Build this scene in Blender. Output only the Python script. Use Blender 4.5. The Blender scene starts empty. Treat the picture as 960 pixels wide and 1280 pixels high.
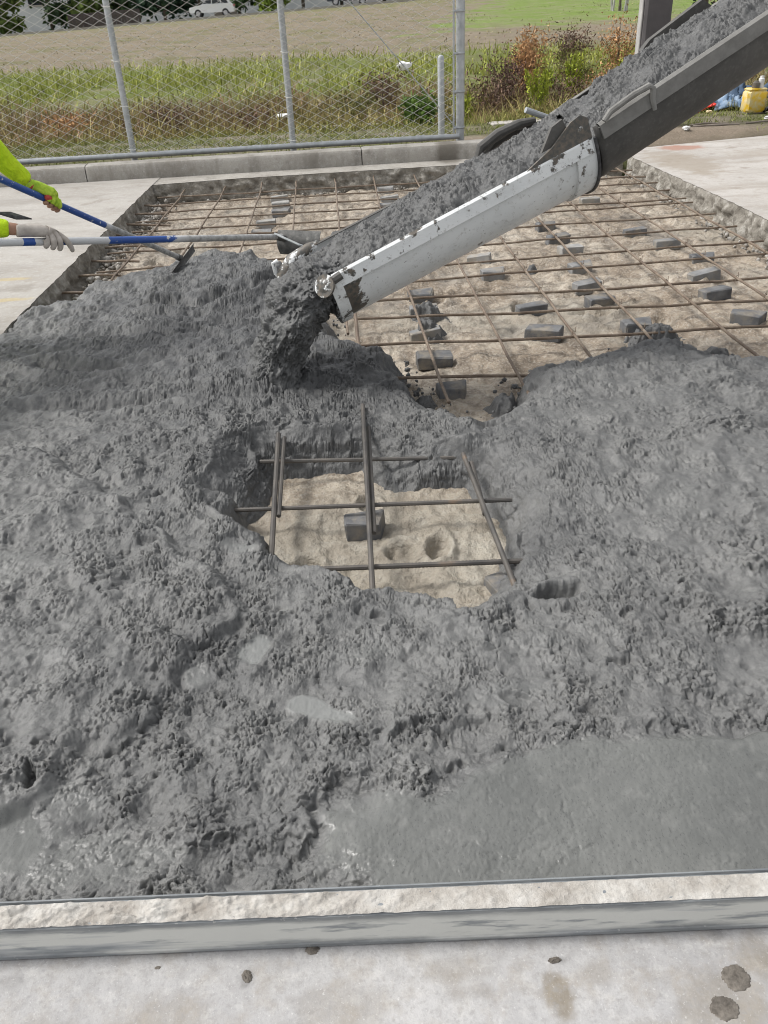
import bpy, math, random
import numpy as np
from mathutils import Vector, Matrix
R = math.radians
rnd = random.Random(7)
SC = bpy.context.scene
COL = SC.collection

# ------------------------------------------------------------------ camera
cam = bpy.data.cameras.new('camera')
cam.sensor_fit = 'VERTICAL'; cam.sensor_height = 36.0; cam.lens = 36.0*1045/1280
cam.clip_start = 0.05; cam.clip_end = 2000
co = bpy.data.objects.new('camera', cam); COL.objects.link(co)
PITCH, YAW, ROLL = R(31.264), R(-1.5435), R(2.9)
# yaw: the camera looks 1.5 degrees to the right of the bars' direction
fw = Vector((math.sin(R(1.5435))*math.cos(PITCH), math.cos(R(1.5435))*math.cos(PITCH), -math.sin(PITCH)))
right = fw.cross(Vector((0, 0, 1))).normalized()
up = right.cross(fw).normalized()
r2 = right*math.cos(ROLL) + up*(-math.sin(ROLL))
u2 = right*math.sin(ROLL) + up*math.cos(ROLL)
m = Matrix((r2, u2, -fw)).transposed().to_4x4()
m.translation = (0, 0, 1.5)
co.matrix_world = m
SC.camera = co

# ------------------------------------------------------------------ light
w = bpy.data.worlds.new('World'); SC.world = w; w.use_nodes = True
nt = w.node_tree; nt.nodes.clear()
sky = nt.nodes.new('ShaderNodeTexSky'); sky.sky_type = 'NISHITA'; sky.sun_disc = False
SUN_EL, SUN_AZ = R(54), R(282)            # azimuth clockwise from +Y: high over the left
sky.sun_elevation = SUN_EL; sky.sun_rotation = SUN_AZ
sky.air_density = 1.0; sky.dust_density = 3.0; sky.ozone_density = 1.0
hs = nt.nodes.new('ShaderNodeHueSaturation'); hs.inputs['Saturation'].default_value = 0.15
bg = nt.nodes.new('ShaderNodeBackground'); bg.inputs['Strength'].default_value = 0.11
ow = nt.nodes.new('ShaderNodeOutputWorld')
nt.links.new(sky.outputs[0], hs.inputs['Color']); nt.links.new(hs.outputs[0], bg.inputs[0]); nt.links.new(bg.outputs[0], ow.inputs[0])
sl = bpy.data.lights.new('sun', 'SUN'); sl.energy = 1.4; sl.angle = R(14); sl.color = (1.0, 0.97, 0.93)
so = bpy.data.objects.new('sun', sl); COL.objects.link(so)
sd = Vector((math.sin(SUN_AZ)*math.cos(SUN_EL), math.cos(SUN_AZ)*math.cos(SUN_EL), math.sin(SUN_EL)))
so.rotation_euler = sd.to_track_quat('Z', 'Y').to_euler(); so.location = (0, 0, 30)
SC.view_settings.view_transform = 'Standard'; SC.view_settings.look = 'None'
SC.view_settings.exposure = 0.92; SC.view_settings.gamma = 1.0
SC.cycles.filter_width = 1.05

# ------------------------------------------------------------------ numpy noise
def hsh(i, j, s):
    n = (i.astype(np.int64)*374761393 + j.astype(np.int64)*668265263 + s*974711) & 0x7fffffff
    n = ((n ^ (n >> 13))*1274126177) & 0x7fffffff
    n = (n ^ (n >> 16))
    n = (n*2246822519 + 3266489917) & 0x7fffffff
    return ((n ^ (n >> 15)) & 0xffffff)/float(0x1000000)

def perlin(x, y, s=0):
    xi = np.floor(x); yi = np.floor(y); xf = x-xi; yf = y-yi
    u = xf*xf*xf*(xf*(xf*6-15)+10); v = yf*yf*yf*(yf*(yf*6-15)+10)
    def g(di, dj):
        a = hsh(xi+di, yi+dj, s)*(2*math.pi)
        return np.cos(a)*(xf-di)+np.sin(a)*(yf-dj)
    a = g(0, 0); b = g(1, 0); c = g(0, 1); d = g(1, 1)
    return ((a+(b-a)*u)+((c+(d-c)*u)-(a+(b-a)*u))*v)*1.5

def fbm(x, y, s=0, o=4, gain=.5):
    t = 0; a = 1.0; f = 1.0
    for k in range(o):
        t = t+a*perlin(x*f, y*f, s+k*17); a *= gain; f *= 2.03
    return t

def worley(x, y, s=0):
    xi = np.floor(x); yi = np.floor(y)
    f1 = np.full(x.shape, 9.0); f2 = np.full(x.shape, 9.0); idv = np.zeros(x.shape)
    for di in (-1, 0, 1):
        for dj in (-1, 0, 1):
            cx = xi+di; cy = yi+dj
            hx = hsh(cx, cy, s); hy = hsh(cx, cy, s+91)
            d = (cx+hx-x)**2+(cy+hy-y)**2
            n1 = d < f1
            f2 = np.where(n1, f1, np.minimum(f2, d)); idv = np.where(n1, hsh(cx, cy, s+33), idv); f1 = np.where(n1, d, f1)
    return np.sqrt(f1), np.sqrt(f2), idv

def sstep(a, b, x):
    t = np.clip((x-a)/(b-a), 0, 1); return t*t*(3-2*t)

def polydist(x, y, P, closed=True):
    """signed distance: positive inside (closed), else plain distance"""
    P = np.asarray(P, float); n = len(P); best = np.full(x.shape, 1e9); ins = np.zeros(x.shape, bool)
    for i in range(n if closed else n-1):
        ax, ay = P[i]; bx, by = P[(i+1) % n]
        dx, dy = bx-ax, by-ay
        t = np.clip(((x-ax)*dx+(y-ay)*dy)/(dx*dx+dy*dy+1e-12), 0, 1)
        best = np.minimum(best, (x-ax-t*dx)**2+(y-ay-t*dy)**2)
        if closed:
            c = ((ay > y) != (by > y))
            xx = (bx-ax)*(y-ay)/(by-ay if by != ay else 1e-12)+ax
            ins ^= (c & (x < xx))
    d = np.sqrt(best)
    return np.where(ins, d, -d) if closed else d

def gs(x, y, cx, cy, sx, sy, rot=0):
    c, s = math.cos(rot), math.sin(rot)
    u = ((x-cx)*c+(y-cy)*s)/sx; v = (-(x-cx)*s+(y-cy)*c)/sy
    return np.exp(-(u*u+v*v))

def flakes(x, y, s=0):
    """torn clods: every cell is a tilted plate of its own height; in cell units"""
    xi = np.floor(x); yi = np.floor(y)
    f1 = np.full(x.shape, 9.0); f2 = np.full(x.shape, 9.0); hh = np.zeros(x.shape)
    for di in (-1, 0, 1):
        for dj in (-1, 0, 1):
            cx = xi+di; cy = yi+dj
            dx = x-cx-hsh(cx, cy, s); dy = y-cy-hsh(cx, cy, s+91)
            d = dx*dx+dy*dy; n1 = d < f1
            an = hsh(cx, cy, s+33)*6.2832; tl = .15+.55*hsh(cx, cy, s+47)
            v = (np.cos(an)*dx+np.sin(an)*dy)*tl+.8*hsh(cx, cy, s+59)
            f2 = np.where(n1, f1, np.minimum(f2, d)); hh = np.where(n1, v, hh); f1 = np.where(n1, d, f1)
    e = np.sqrt(f2)-np.sqrt(f1)
    return hh, e, np.sqrt(f1)

def lumps(x, y, s=0, k=1.0, lod=None):
    """fresh concrete: torn, flat topped clods of several sizes with narrow creases; x, y in metres, returns metres"""
    lo = np.zeros_like(x) if lod is None else lod
    lb = np.interp(lo, [2.2, 3.0, 4.5], [1, .92, .70]); lc = np.interp(lo, [1.9, 2.7, 3.6], [1, .7, .2]); lw = np.interp(lo, [2.2, 3.4], [1, .25])
    wx = x+.012*perlin(x*20, y*20, s+1)+.005*lw*perlin(x*75, y*75, s+2)
    wy = y+.012*perlin(x*20, y*20, s+3)+.005*lw*perlin(x*75, y*75, s+4)
    a, ea, fa = flakes(wx*18/k, wy*30/k, s+5)
    b, eb, fb = flakes(wx*40/k, wy*66/k, s+6)
    c, ec, fc = flakes(wx*85/k, wy*130/k, s+7)
    a = a+.35*(1-np.minimum(fa, 1)**3); b = b+.40*(1-np.minimum(fb, 1)**3); c = c+.5*(1-np.minimum(fc, 1)**3)
    n1 = perlin(x*4.5, y*4.5, s+8)+.55*perlin(x*13, y*13, s+9)
    n2 = perlin(x*7, y*7, s+10)+.5*perlin(x*27, y*27, s+11)
    dens = sstep(-.20, .55, n1); dens2 = sstep(-.45, .40, n2); n3 = sstep(-.25, .35, perlin(x*38, y*38, s+13)); n4 = sstep(-.30, .30, perlin(x*70, y*70, s+15))
    h = .0085*a*dens+lb*.0076*b*(.18+.82*dens2)+lc*.0036*c*(.25+.75*dens2)
    h = h-.0095*np.exp(-(ea/.080)**2)*dens*n3*(.4+.6*lb)-lb*.0105*np.exp(-(eb/.09)**2)*(.22+.78*dens2)*n4-lc*.0030*np.exp(-(ec/.13)**2)*dens2
    pit = sstep(.50, .80, perlin(x*16, y*19, s+21)+.35*perlin(x*50, y*50, s+22)); h = h-.010*pit*(.4+.6*lb)
    h = h+.009*fbm(x*8, y*8, s+12, 3)
    return (h-.012)*k

# ------------------------------------------------------------------ mesh helpers
def mesh_np(name, V, F, smooth=True, col=None, attrs=None):
    V = np.asarray(V, np.float32); F = np.asarray(F, np.int32)
    me = bpy.data.meshes.new(name); n = F.shape[1]
    me.vertices.add(len(V)); me.vertices.foreach_set('co', V.ravel())
    me.loops.add(F.size); me.loops.foreach_set('vertex_index', F.ravel())
    me.polygons.add(len(F)); me.polygons.foreach_set('loop_start', np.arange(0, F.size, n, dtype=np.int32))
    me.polygons.foreach_set('loop_total', np.full(len(F), n, np.int32))
    me.polygons.foreach_set('use_smooth', np.full(len(F), smooth, bool))
    if col is not None:
        a = me.attributes.new('col', 'FLOAT_COLOR', 'POINT')
        c = np.ones((len(V), 4), np.float32); c[:, :3] = col; a.data.foreach_set('color', c.ravel())
    for k, v in (attrs or {}).items():
        a = me.attributes.new(k, 'FLOAT', 'POINT'); a.data.foreach_set('value', np.asarray(v, np.float32))
    me.update(calc_edges=True); me.validate()
    return me

def grid_faces(ny, nx, mask=None):
    i = np.arange(ny*nx).reshape(ny, nx)
    F = np.stack([i[:-1, :-1], i[:-1, 1:], i[1:, 1:], i[1:, :-1]], -1)
    return (F[mask] if mask is not None else F.reshape(-1, 4))

def compact(V, F, *ex):
    used = np.zeros(len(V), bool); used[F.ravel()] = True
    mp = np.cumsum(used)-1
    return (V[used], mp[F])+tuple(e[used] for e in ex)

def link(name, me, mat=None, parent=None):
    o = bpy.data.objects.new(name, me); COL.objects.link(o)
    if mat is not None:
        if len(me.materials) == 0: me.materials.append(mat)
    if parent is not None:
        o.parent = parent
        if parent.type == 'EMPTY': o.matrix_parent_inverse = Matrix.Translation(-parent.location)
    return o

def tag(o, label=None, cat=None, group=None, kind=None):
    if label: o['label'] = label
    if cat: o['category'] = cat
    if group: o['group'] = group
    if kind: o['kind'] = kind
    return o

def empty(name, loc, label=None, cat=None, group=None, kind=None):
    o = bpy.data.objects.new(name, None); COL.objects.link(o); o.location = loc
    o.empty_display_size = .1
    return tag(o, label, cat, group, kind)

class MB:
    def __init__(s): s.v = []; s.f = []; s.c = []
    def add(s, V, F, c=None):
        n = len(s.v); s.v += [tuple(p) for p in V]; s.f += [tuple(i+n for i in f) for f in F]
        if c is not None: s.c += [c]*len(V)
        return s
    def box(s, c, d, rz=0, M=None, taper=1.0, b=0.0):
        hx, hy, hz = d[0]/2, d[1]/2, d[2]/2
        V = []
        if b <= 0:
            for z in (-hz, hz):
                t = taper if z > 0 else 1
                V += [(-hx*t, -hy*t, z), (hx*t, -hy*t, z), (hx*t, hy*t, z), (-hx*t, hy*t, z)]
            F = [(3, 2, 1, 0), (4, 5, 6, 7), (0, 1, 5, 4), (1, 2, 6, 5), (2, 3, 7, 6), (3, 0, 4, 7)]
        else:                                   # octagonal plan and bevelled rims
            def ring(z, k):
                x, y = hx-k, hy-k
                return [(-x+b, -y, z), (x-b, -y, z), (x, -y+b, z), (x, y-b, z), (x-b, y, z), (-x+b, y, z), (-x, y-b, z), (-x, -y+b, z)]
            V = ring(-hz, b*.7)+ring(-hz+b, 0)+ring(hz-b, 0)+ring(hz, b*.7)
            F = [tuple(range(7, -1, -1)), tuple(range(24, 32))]
            for r in range(3):
                for i in range(8):
                    j = (i+1) % 8; F.append((r*8+i, r*8+j, r*8+8+j, r*8+8+i))
        M2 = M if M is not None else (Matrix.Translation(c) @ Matrix.Rotation(rz, 4, 'Z'))
        return s.add([M2 @ Vector(p) for p in V], F)
    def tube(s, pts, r, n=8, cap=True, ring=None):
        pts = [Vector(p) for p in pts]; k = len(pts)
        rs = r if isinstance(r, (list, tuple)) else [r]*k
        V = []; F = []
        t0 = (pts[1]-pts[0]).normalized()
        ref = Vector((0, 0, 1)) if abs(t0.z) < .9 else Vector((1, 0, 0))
        for i, p in enumerate(pts):
            t = (pts[min(i+1, k-1)]-pts[max(i-1, 0)]).normalized()
            a = (ref-t*ref.dot(t))
            if a.length < 1e-4: a = t.orthogonal()
            a.normalize(); ref = a; bb = t.cross(a)
            for j in range(n):
                th = 2*math.pi*j/n
                V.append(p+(a*math.cos(th)+bb*math.sin(th))*rs[i])
        for i in range(k-1):
            for j in range(n):
                q = (j+1) % n
                F.append((i*n+j, i*n+q, (i+1)*n+q, (i+1)*n+j))
        if cap: F += [tuple(range(n-1, -1, -1)), tuple(range((k-1)*n, k*n))]
        return s.add(V, F)
    def build(s, name, mat=None, parent=None, smooth=True, bevel=0, auto=35):
        me = bpy.data.meshes.new(name); me.from_pydata(s.v, [], s.f); me.update()
        if smooth:
            me.polygons.foreach_set('use_smooth', [True]*len(me.polygons))
            me.set_sharp_from_angle(angle=R(auto))
        if s.c and len(s.c) == len(s.v):
            a = me.attributes.new('col', 'FLOAT_COLOR', 'POINT')
            a.data.foreach_set('color', np.array([tuple(c)+(1,) for c in s.c], np.float32).ravel())
        o = link(name, me, mat, parent)
        if bevel:
            bm = o.modifiers.new('bevel', 'BEVEL'); bm.width = bevel; bm.segments = 2; bm.limit_method = 'ANGLE'
        return o

# ------------------------------------------------------------------ materials
class NT:
    def __init__(s, name):
        s.m = bpy.data.materials.new(name); s.m.use_nodes = True; s.t = s.m.node_tree
        s.b = s.t.nodes['Principled BSDF']; s.g = None
    def n(s, k, **kw):
        o = s.t.nodes.new(k)
        for a, v in kw.items(): setattr(o, a, v)
        return o
    def l(s, a, b): s.t.links.new(a, b)
    def obj(s):
        if s.g is None: s.g = s.n('ShaderNodeTexCoord')
        return s.g.outputs['Object']
    def pos(s):
        return s.n('ShaderNodeNewGeometry').outputs['Position']
    def noise(s, scale, detail=5, rough=.55, vec=None, dist=0.0, stretch=None):
        o = s.n('ShaderNodeTexNoise'); o.inputs['Scale'].default_value = scale
        o.inputs['Detail'].default_value = detail; o.inputs['Roughness'].default_value = rough; o.inputs['Distortion'].default_value = dist
        v = vec or s.pos()
        if stretch:
            mp = s.n('ShaderNodeMapping'); mp.inputs['Scale'].default_value = stretch; s.l(v, mp.inputs['Vector']); v = mp.outputs[0]
        s.l(v, o.inputs['Vector']); return o.outputs['Fac']
    def vor(s, scale, feature='F1', vec=None):
        o = s.n('ShaderNodeTexVoronoi'); o.feature = feature; o.inputs['Scale'].default_value = scale
        s.l(vec or s.pos(), o.inputs['Vector']); return o.outputs['Distance']
    def ramp(s, fac, stops, mode='LINEAR'):
        o = s.n('ShaderNodeValToRGB'); o.color_ramp.interpolation = mode
        e = o.color_ramp.elements
        while len(e) < len(stops): e.new(.5)
        for i, (p, c) in enumerate(stops):
            e[i].position = p
            e[i].color = (tuple(c)+(1,) if isinstance(c, (tuple, list)) else (c, c, c, 1))
        s.l(fac, o.inputs[0]); return o.outputs[0]
    def mix(s, fac, a, b, mode='MIX'):
        o = s.n('ShaderNodeMix', data_type='RGBA', blend_type=mode)
        for sock, v in ((o.inputs[0], fac), (o.inputs[6], a), (o.inputs[7], b)):
            if hasattr(v, 'is_output'): s.l(v, sock)
            elif isinstance(v, (tuple, list)): sock.default_value = tuple(v)+(1,)
            else: sock.default_value = v
        return o.outputs[2]
    def math(s, op, a, b=0.0):
        o = s.n('ShaderNodeMath', operation=op)
        for sock, v in ((o.inputs[0], a), (o.inputs[1], b)):
            if hasattr(v, 'is_output'): s.l(v, sock)
            else: sock.default_value = v
        return o.outputs[0]
    def attr(s, name):
        o = s.n('ShaderNodeAttribute', attribute_name=name); return o
    def spot(s, x, y, rx, ry, k=1.0, wob=.5, nscale=6):
        """soft edged stain at a place on the ground"""
        sp = s.n('ShaderNodeSeparateXYZ'); s.l(s.pos(), sp.inputs[0])
        u = s.math('DIVIDE', s.math('SUBTRACT', sp.outputs[0], x), rx); v = s.math('DIVIDE', s.math('SUBTRACT', sp.outputs[1], y), ry)
        q = s.math('ADD', s.math('SQRT', s.math('ADD', s.math('MULTIPLY', u, u), s.math('MULTIPLY', v, v))), s.math('MULTIPLY', s.math('SUBTRACT', s.noise(nscale, 5, .65), .5), wob*3))
        return s.ramp(q, [(.55, k), (1.0, 0.0)])
    def set(s, color=None, rough=None, metal=None, spec=None, bump=None, bstr=.3, bdist=.01, **kw):
        b = s.b
        def put(k, v):
            if v is None: return
            if hasattr(v, 'is_output'): s.l(v, b.inputs[k])
            elif isinstance(v, (tuple, list)): b.inputs[k].default_value = tuple(v)+(1,)
            else: b.inputs[k].default_value = v
        put('Base Color', color); put('Roughness', rough); put('Metallic', metal); put('Specular IOR Level', spec)
        for k, v in kw.items(): put(k, v)
        if bump is not None:
            o = s.n('ShaderNodeBump'); o.inputs['Strength'].default_value = bstr; o.inputs['Distance'].default_value = bdist
            s.l(bump, o.inputs['Height']); s.l(o.outputs[0], b.inputs['Normal'])
        return s.m

M = {}
def mk_materials():
    # wet concrete
    t = NT('wet_concrete'); rg = t.attr('rough').outputs['Fac']
    n1 = t.noise(6, 4); n2 = t.noise(60, 4); n3 = t.noise(260, 3)
    fr = t.attr('fresh').outputs['Fac']
    base = t.ramp(n1, [(.3, (.118, .119, .117)), (.7, (.180, .180, .174))])
    base = t.mix(t.ramp(n2, [(.38, 0.0), (.7, .55)]), base, (.086, .087, .087))
    base = t.mix(t.ramp(t.noise(24, 5, .65), [(.55, 0.0), (.7, .45)]), base, (.215, .214, .207))
    base = t.mix(t.math('MULTIPLY', fr, .75), base, t.ramp(n2, [(.3, (.074, .075, .076)), (.7, (.047, .048, .050))]))
    paste = t.ramp(t.noise(3, 3), [(.35, (.118, .121, .116)), (.7, (.156, .159, .151))])
    paste = t.mix(t.ramp(t.vor(38), [(.05, .7), (.12, 0.0)]), paste, (.10, .102, .102))
    paste = t.mix(t.ramp(t.noise(300, 2, .5, stretch=(1, .4, 1)), [(.60, 0.0), (.70, .65)]), paste, (.075, .075, .075))
    paste = t.mix(t.ramp(t.noise(17, 4, .6), [(.52, 0.0), (.7, .5)]), paste, (.19, .191, .182))
    wat = t.attr('water').outputs['Fac']
    paste = t.mix(t.math('MULTIPLY', wat, .7), paste, (.225, .23, .222))
    colr = t.mix(t.ramp(rg, [(.1, 0.0), (.55, 1.0)]), paste, base)
    colr = t.mix(t.ramp(t.noise(900, 2), [(.72, 0.0), (.8, .35)]), colr, (.3, .3, .3))
    ro = t.ramp(t.noise(14, 4), [(.3, .36), (.7, .60)])
    ro = t.mix(t.ramp(rg, [(.1, 0.0), (.5, 1.0)]), t.ramp(t.noise(5, 3), [(.35, .17), (.7, .32)]), ro)
    bp = t.math('ADD', t.math('MULTIPLY', n3, .6), t.math('MULTIPLY', t.noise(110, 4, .65), 1.1))
    bs = t.math('MULTIPLY', bp, t.math('ADD', t.math('MULTIPLY', rg, 1.0), .07))
    M['wet'] = t.set(colr, ro, bump=bs, bstr=.5, bdist=.006, spec=.38)
    # sand
    t = NT('muddy_sand'); n1 = t.noise(2.2, 5, .6); n2 = t.noise(11, 6, .65); n3 = t.noise(60, 5, .6)
    c = t.ramp(n1, [(.32, (.22, .172, .122)), (.48, (.335, .278, .212)), (.64, (.47, .415, .335))])
    c = t.mix(t.ramp(n2, [(.40, .85), (.56, 0.0)]), c, (.165, .128, .092))
    c = t.mix(t.ramp(t.noise(5, 5, .7), [(.55, 0.0), (.66, .6)]), c, (.135, .115, .092))
    c = t.mix(t.ramp(n3, [(.5, 0.0), (.68, .6)]), c, (.47, .435, .38))
    c = t.mix(t.ramp(t.noise(30, 5, .7), [(.34, .5), (.46, 0.0)]), c, (.14, .115, .09))
    op = t.attr('pale').outputs['Fac']
    c = t.mix(t.math('MULTIPLY', op, .8), c, t.ramp(t.noise(9, 6, .65), [(.3, (.195, .172, .136)), (.5, (.30, .272, .222)), (.7, (.39, .368, .315))]))
    c = t.mix(t.attr('rough').outputs['Fac'], c, (.14, .13, .115))
    M['sand'] = t.set(c, t.ramp(n1, [(.35, .75), (.65, .42)]), bump=t.math('ADD', n2, t.math('MULTIPLY', n3, .5)), bstr=.8, bdist=.03)
    # old slabs
    def slab(name, a, b, stain, sc=1.0, warm=0):
        t = NT(name); n1 = t.noise(.9*sc, 6, .62); n2 = t.noise(7*sc, 6, .65); n3 = t.noise(90, 4, .6)
        c = t.ramp(n1, [(.32, a), (.66, b)])
        c = t.mix(t.ramp(n2, [(.5, 0.0), (.72, .55)]), c, stain)
        c = t.mix(t.ramp(t.noise(3.1*sc, 3, .5), [(.60, 0.0), (.70, .5)]), c, tuple(x*.72 for x in stain))
        c = t.mix(t.ramp(t.noise(26, 5, .7), [(.52, 0.0), (.68, .4)]), c, (.56, .55, .53))
        c = t.mix(t.ramp(n3, [(.3, .35), (.5, 0.0)]), c, tuple(x*.6 for x in a))
        if name == 'slab_near':
            c = t.mix(t.attr('brown').outputs['Fac'], c, t.ramp(n2, [(.3, (.16, .135, .10)), (.7, (.27, .235, .185))]))
            c = t.mix(t.attr('dark').outputs['Fac'], c, (.13, .125, .12))
            c = t.mix(t.ramp(t.noise(45, 6, .75), [(.50, 0.0), (.62, .55)]), c, (.27, .262, .255))
            c = t.mix(t.ramp(t.noise(160, 4, .7), [(.6, 0.0), (.7, .5)]), c, (.62, .61, .60))
        if name == 'slab_right':
            c = t.mix(t.spot(3.75, 9.80, .28, .22, .75), c, (.34, .15, .095))
            c = t.mix(t.spot(3.45, 8.9, .35, .9, .6), c, (.26, .215, .16))
            c = t.mix(t.spot(4.6, 9.2, .7, .3, .45), c, (.30, .26, .21))
            c = t.mix(t.ramp(t.noise(1.6, 5, .7, stretch=(.4, 2.2, 1)), [(.5, 0.0), (.62, .55)]), c, (.30, .265, .225))
        if name == 'slab_far':
            for (sx_, sy_) in ((-2.35, 5.85), (-2.62, 5.55), (-2.2, 5.35)):
                c = t.mix(t.spot(sx_, sy_, .22, .05, .55, .4, 14), c, (.46, .36, .16))
            c = t.mix(t.ramp(t.noise(1.4, 5, .7, stretch=(.5, 2.0, 1)), [(.5, 0.0), (.64, .5)]), c, (.245, .225, .20))
        if name == 'kerb_concrete':
            c = t.mix(t.spot(1.17, 9.88, .16, .3, .7, .2), c, (.10, .085, .065))
            c = t.mix(t.ramp(t.noise(2.3, 5, .7, stretch=(1, 1, .2)), [(.5, 0.0), (.66, .6)]), c, (.17, .155, .13))
        M[name] = t.set(c, .8, bump=t.math('ADD', n3, t.math('MULTIPLY', n2, 1.5)), bstr=.25, bdist=.006, spec=.3)
    slab('slab_far', (.33, .31, .28), (.42, .40, .37), (.29, .255, .21))
    slab('slab_near', (.33, .325, .325), (.47, .462, .455), (.27, .235, .19), 2.2)
    slab('slab_right', (.37, .345, .315), (.48, .455, .425), (.28, .225, .175), 1.4)
    slab('kerb_concrete', (.30, .28, .25), (.40, .38, .345), (.22, .20, .17), 1.5)
    # broken side of the slab
    t = NT('broken_concrete'); n1 = t.noise(9, 5, .65); n2 = t.noise(50, 5, .7)
    c = t.ramp(n1, [(.35, (.145, .13, .108)), (.52, (.27, .25, .215)), (.66, (.44, .42, .38))])
    M['broken'] = t.set(c, .9, bump=t.math('ADD', n1, n2), bstr=.8, bdist=.02)
    t = NT('rubble'); n1 = t.noise(30, 4)
    M['rubble'] = t.set(t.ramp(n1, [(.35, (.16, .145, .12)), (.65, (.45, .43, .40))]), .9)
    # rebar
    t = NT('rusty_steel'); n1 = t.noise(8, 4); n2 = t.noise(70, 4)
    c = t.ramp(n1, [(.35, (.115, .085, .062)), (.55, (.20, .155, .115)), (.7, (.27, .225, .175))])
    c = t.mix(t.ramp(n2, [(.45, 0.0), (.7, .6)]), c, (.10, .062, .04))
    M['rebar'] = t.set(c, .65, metal=.15, bump=n2, bstr=.3, bdist=.002)
    t = NT('dark_splashed_steel'); n1 = t.noise(10, 4); n2 = t.noise(60, 4)
    c = t.ramp(n1, [(.35, (.07, .066, .062)), (.62, (.12, .108, .095)), (.75, (.19, .14, .10))])
    M['rebar_near'] = t.set(c, .55, metal=.2, bump=n2, bstr=.3, bdist=.002)
    # blocks
    for k, (a, b) in dict(block_dark=((.085, .087, .092), (.155, .158, .162)), block_grey=((.15, .152, .155), (.24, .24, .238)), block_pale=((.24, .24, .235), (.34, .335, .32))).items():
        t = NT(k); n1 = t.noise(14, 4); n2 = t.noise(120, 4)
        c = t.ramp(n1, [(.35, a), (.65, b)])
        c = t.mix(t.ramp(t.noise(9, 5, .65), [(.48, 0.0), (.66, .65)]), c, (.29, .25, .19))
        M[k] = t.set(c, .8, bump=n2, bstr=.5, bdist=.004)
    # chute paint
    t = NT('chipped_white_paint'); v = t.obj(); ch = t.attr('chip').outputs['Fac']
    n1 = t.noise(16, 5, .62, v); n2 = t.noise(3, 4, .6, v); n3 = t.noise(55, 4, .6, v)
    white = t.ramp(n2, [(.3, (.72, .74, .74)), (.7, (.83, .84, .83))])
    white = t.mix(t.ramp(t.noise(7, 5, .7, v, stretch=(.5, 2, 2)), [(.5, 0.0), (.75, .4)]), white, (.46, .47, .46))
    fine = t.math('MULTIPLY', t.math('SUBTRACT', t.noise(120, 4, .7, v), .5), .16)
    msk = t.ramp(t.math('ADD', t.math('ADD', n1, fine), t.math('ADD', t.math('MULTIPLY', t.math('SUBTRACT', t.noise(2.6, 3, .5, v), .5), .7), t.math('MULTIPLY', t.math('SUBTRACT', ch, .5), .5))), [(.55, 0.0), (.60, 1.0)])
    white = t.mix(t.ramp(t.noise(34, 5, .75, v), [(.56, 0.0), (.7, .55)]), white, (.33, .31, .275))
    white = t.mix(t.ramp(t.noise(70, 3, .6, v), [(.66, 0.0), (.72, .7)]), white, (.14, .135, .13))
    c = t.mix(msk, white, t.ramp(n3, [(.4, (.075, .075, .07)), (.7, (.17, .14, .11))]))
    M['chute_white'] = t.set(c, t.ramp(n3, [(.3, .35), (.7, .6)]), bump=t.math('ADD', t.math('MULTIPLY', msk, -.6), t.math('MULTIPLY', n3, .25)), bstr=.5, bdist=.003)
    t = NT('dark_caked_steel'); v = t.obj(); n1 = t.noise(5, 6, .65, v); n3 = t.noise(45, 5, .65, v)
    c = t.ramp(n1, [(.3, (.060, .058, .054)), (.7, (.105, .10, .093))])
    c = t.mix(t.ramp(n3, [(.5, 0.0), (.75, .4)]), c, (.17, .165, .155))
    M['chute_dark'] = t.set(c, .7, bump=n3, bstr=.35, bdist=.004)
    t = NT('grey_caked_rim'); v = t.obj(); n1 = t.noise(9, 6, .65, v); n3 = t.noise(60, 5, .65, v)
    c = t.ramp(n1, [(.3, (.15, .145, .135)), (.7, (.25, .245, .23))])
    M['chute_rim'] = t.set(c, .75, bump=n3, bstr=.45, bdist=.004)
    # galvanised steel
    t = NT('galvanised_steel'); n1 = t.noise(18, 4)
    M['galv'] = t.set(t.ramp(n1, [(.3, (.36, .38, .39)), (.7, (.50, .52, .53))]), .45, metal=.45)
    t = NT('galvanised_wire'); M['wire'] = t.set((.80, .79, .75), .55, metal=.0)
    # cloth, skin
    t = NT('lime_yellow_cloth'); n1 = t.noise(9, 4, .5, t.obj())
    M['lime'] = t.set(t.ramp(n1, [(.3, (.50, .74, .008)), (.7, (.66, .88, .02))]), .85, bump=t.noise(17, 4, .55, t.obj(), 1.2), bstr=.9, bdist=.03)
    t = NT('white_glove_cloth'); n1 = t.noise(30, 4, .6, t.obj())
    M['glove_white'] = t.set(t.ramp(n1, [(.3, (.40, .36, .32)), (.7, (.60, .55, .50))]), .9, bump=n1, bstr=.4, bdist=.004)
    t = NT('lime_glove_cloth'); n1 = t.noise(30, 4, .6, t.obj())
    M['glove_lime'] = t.set(t.ramp(n1, [(.35, (.30, .50, .03)), (.6, (.58, .76, .08))]), .85, bump=n1, bstr=.4, bdist=.004)
    t = NT('skin'); M['skin'] = t.set(t.ramp(t.noise(25, 3, .5, t.obj()), [(.3, (.32, .17, .11)), (.7, (.42, .24, .165))]), .55)
    t = NT('red_rubber'); M['red'] = t.set((.52, .07, .05), .6)
    t = NT('denim'); M['denim'] = t.set(t.ramp(t.noise(8, 4), [(.3, (.04, .055, .09)), (.7, (.07, .09, .14))]), .9)
    t = NT('boot_rubber'); M['boot'] = t.set((.03, .028, .026), .7)
    t = NT('hard_hat_shell'); M['hat'] = t.set((.75, .75, .72), .35)
    # tool poles
    t = NT('worn_painted_pole'); bl = t.attr('blue').outputs['Fac']; n1 = t.noise(38, 4, .65); n2 = t.noise(120, 3)
    mt = t.attr('metal').outputs['Fac']
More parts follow.
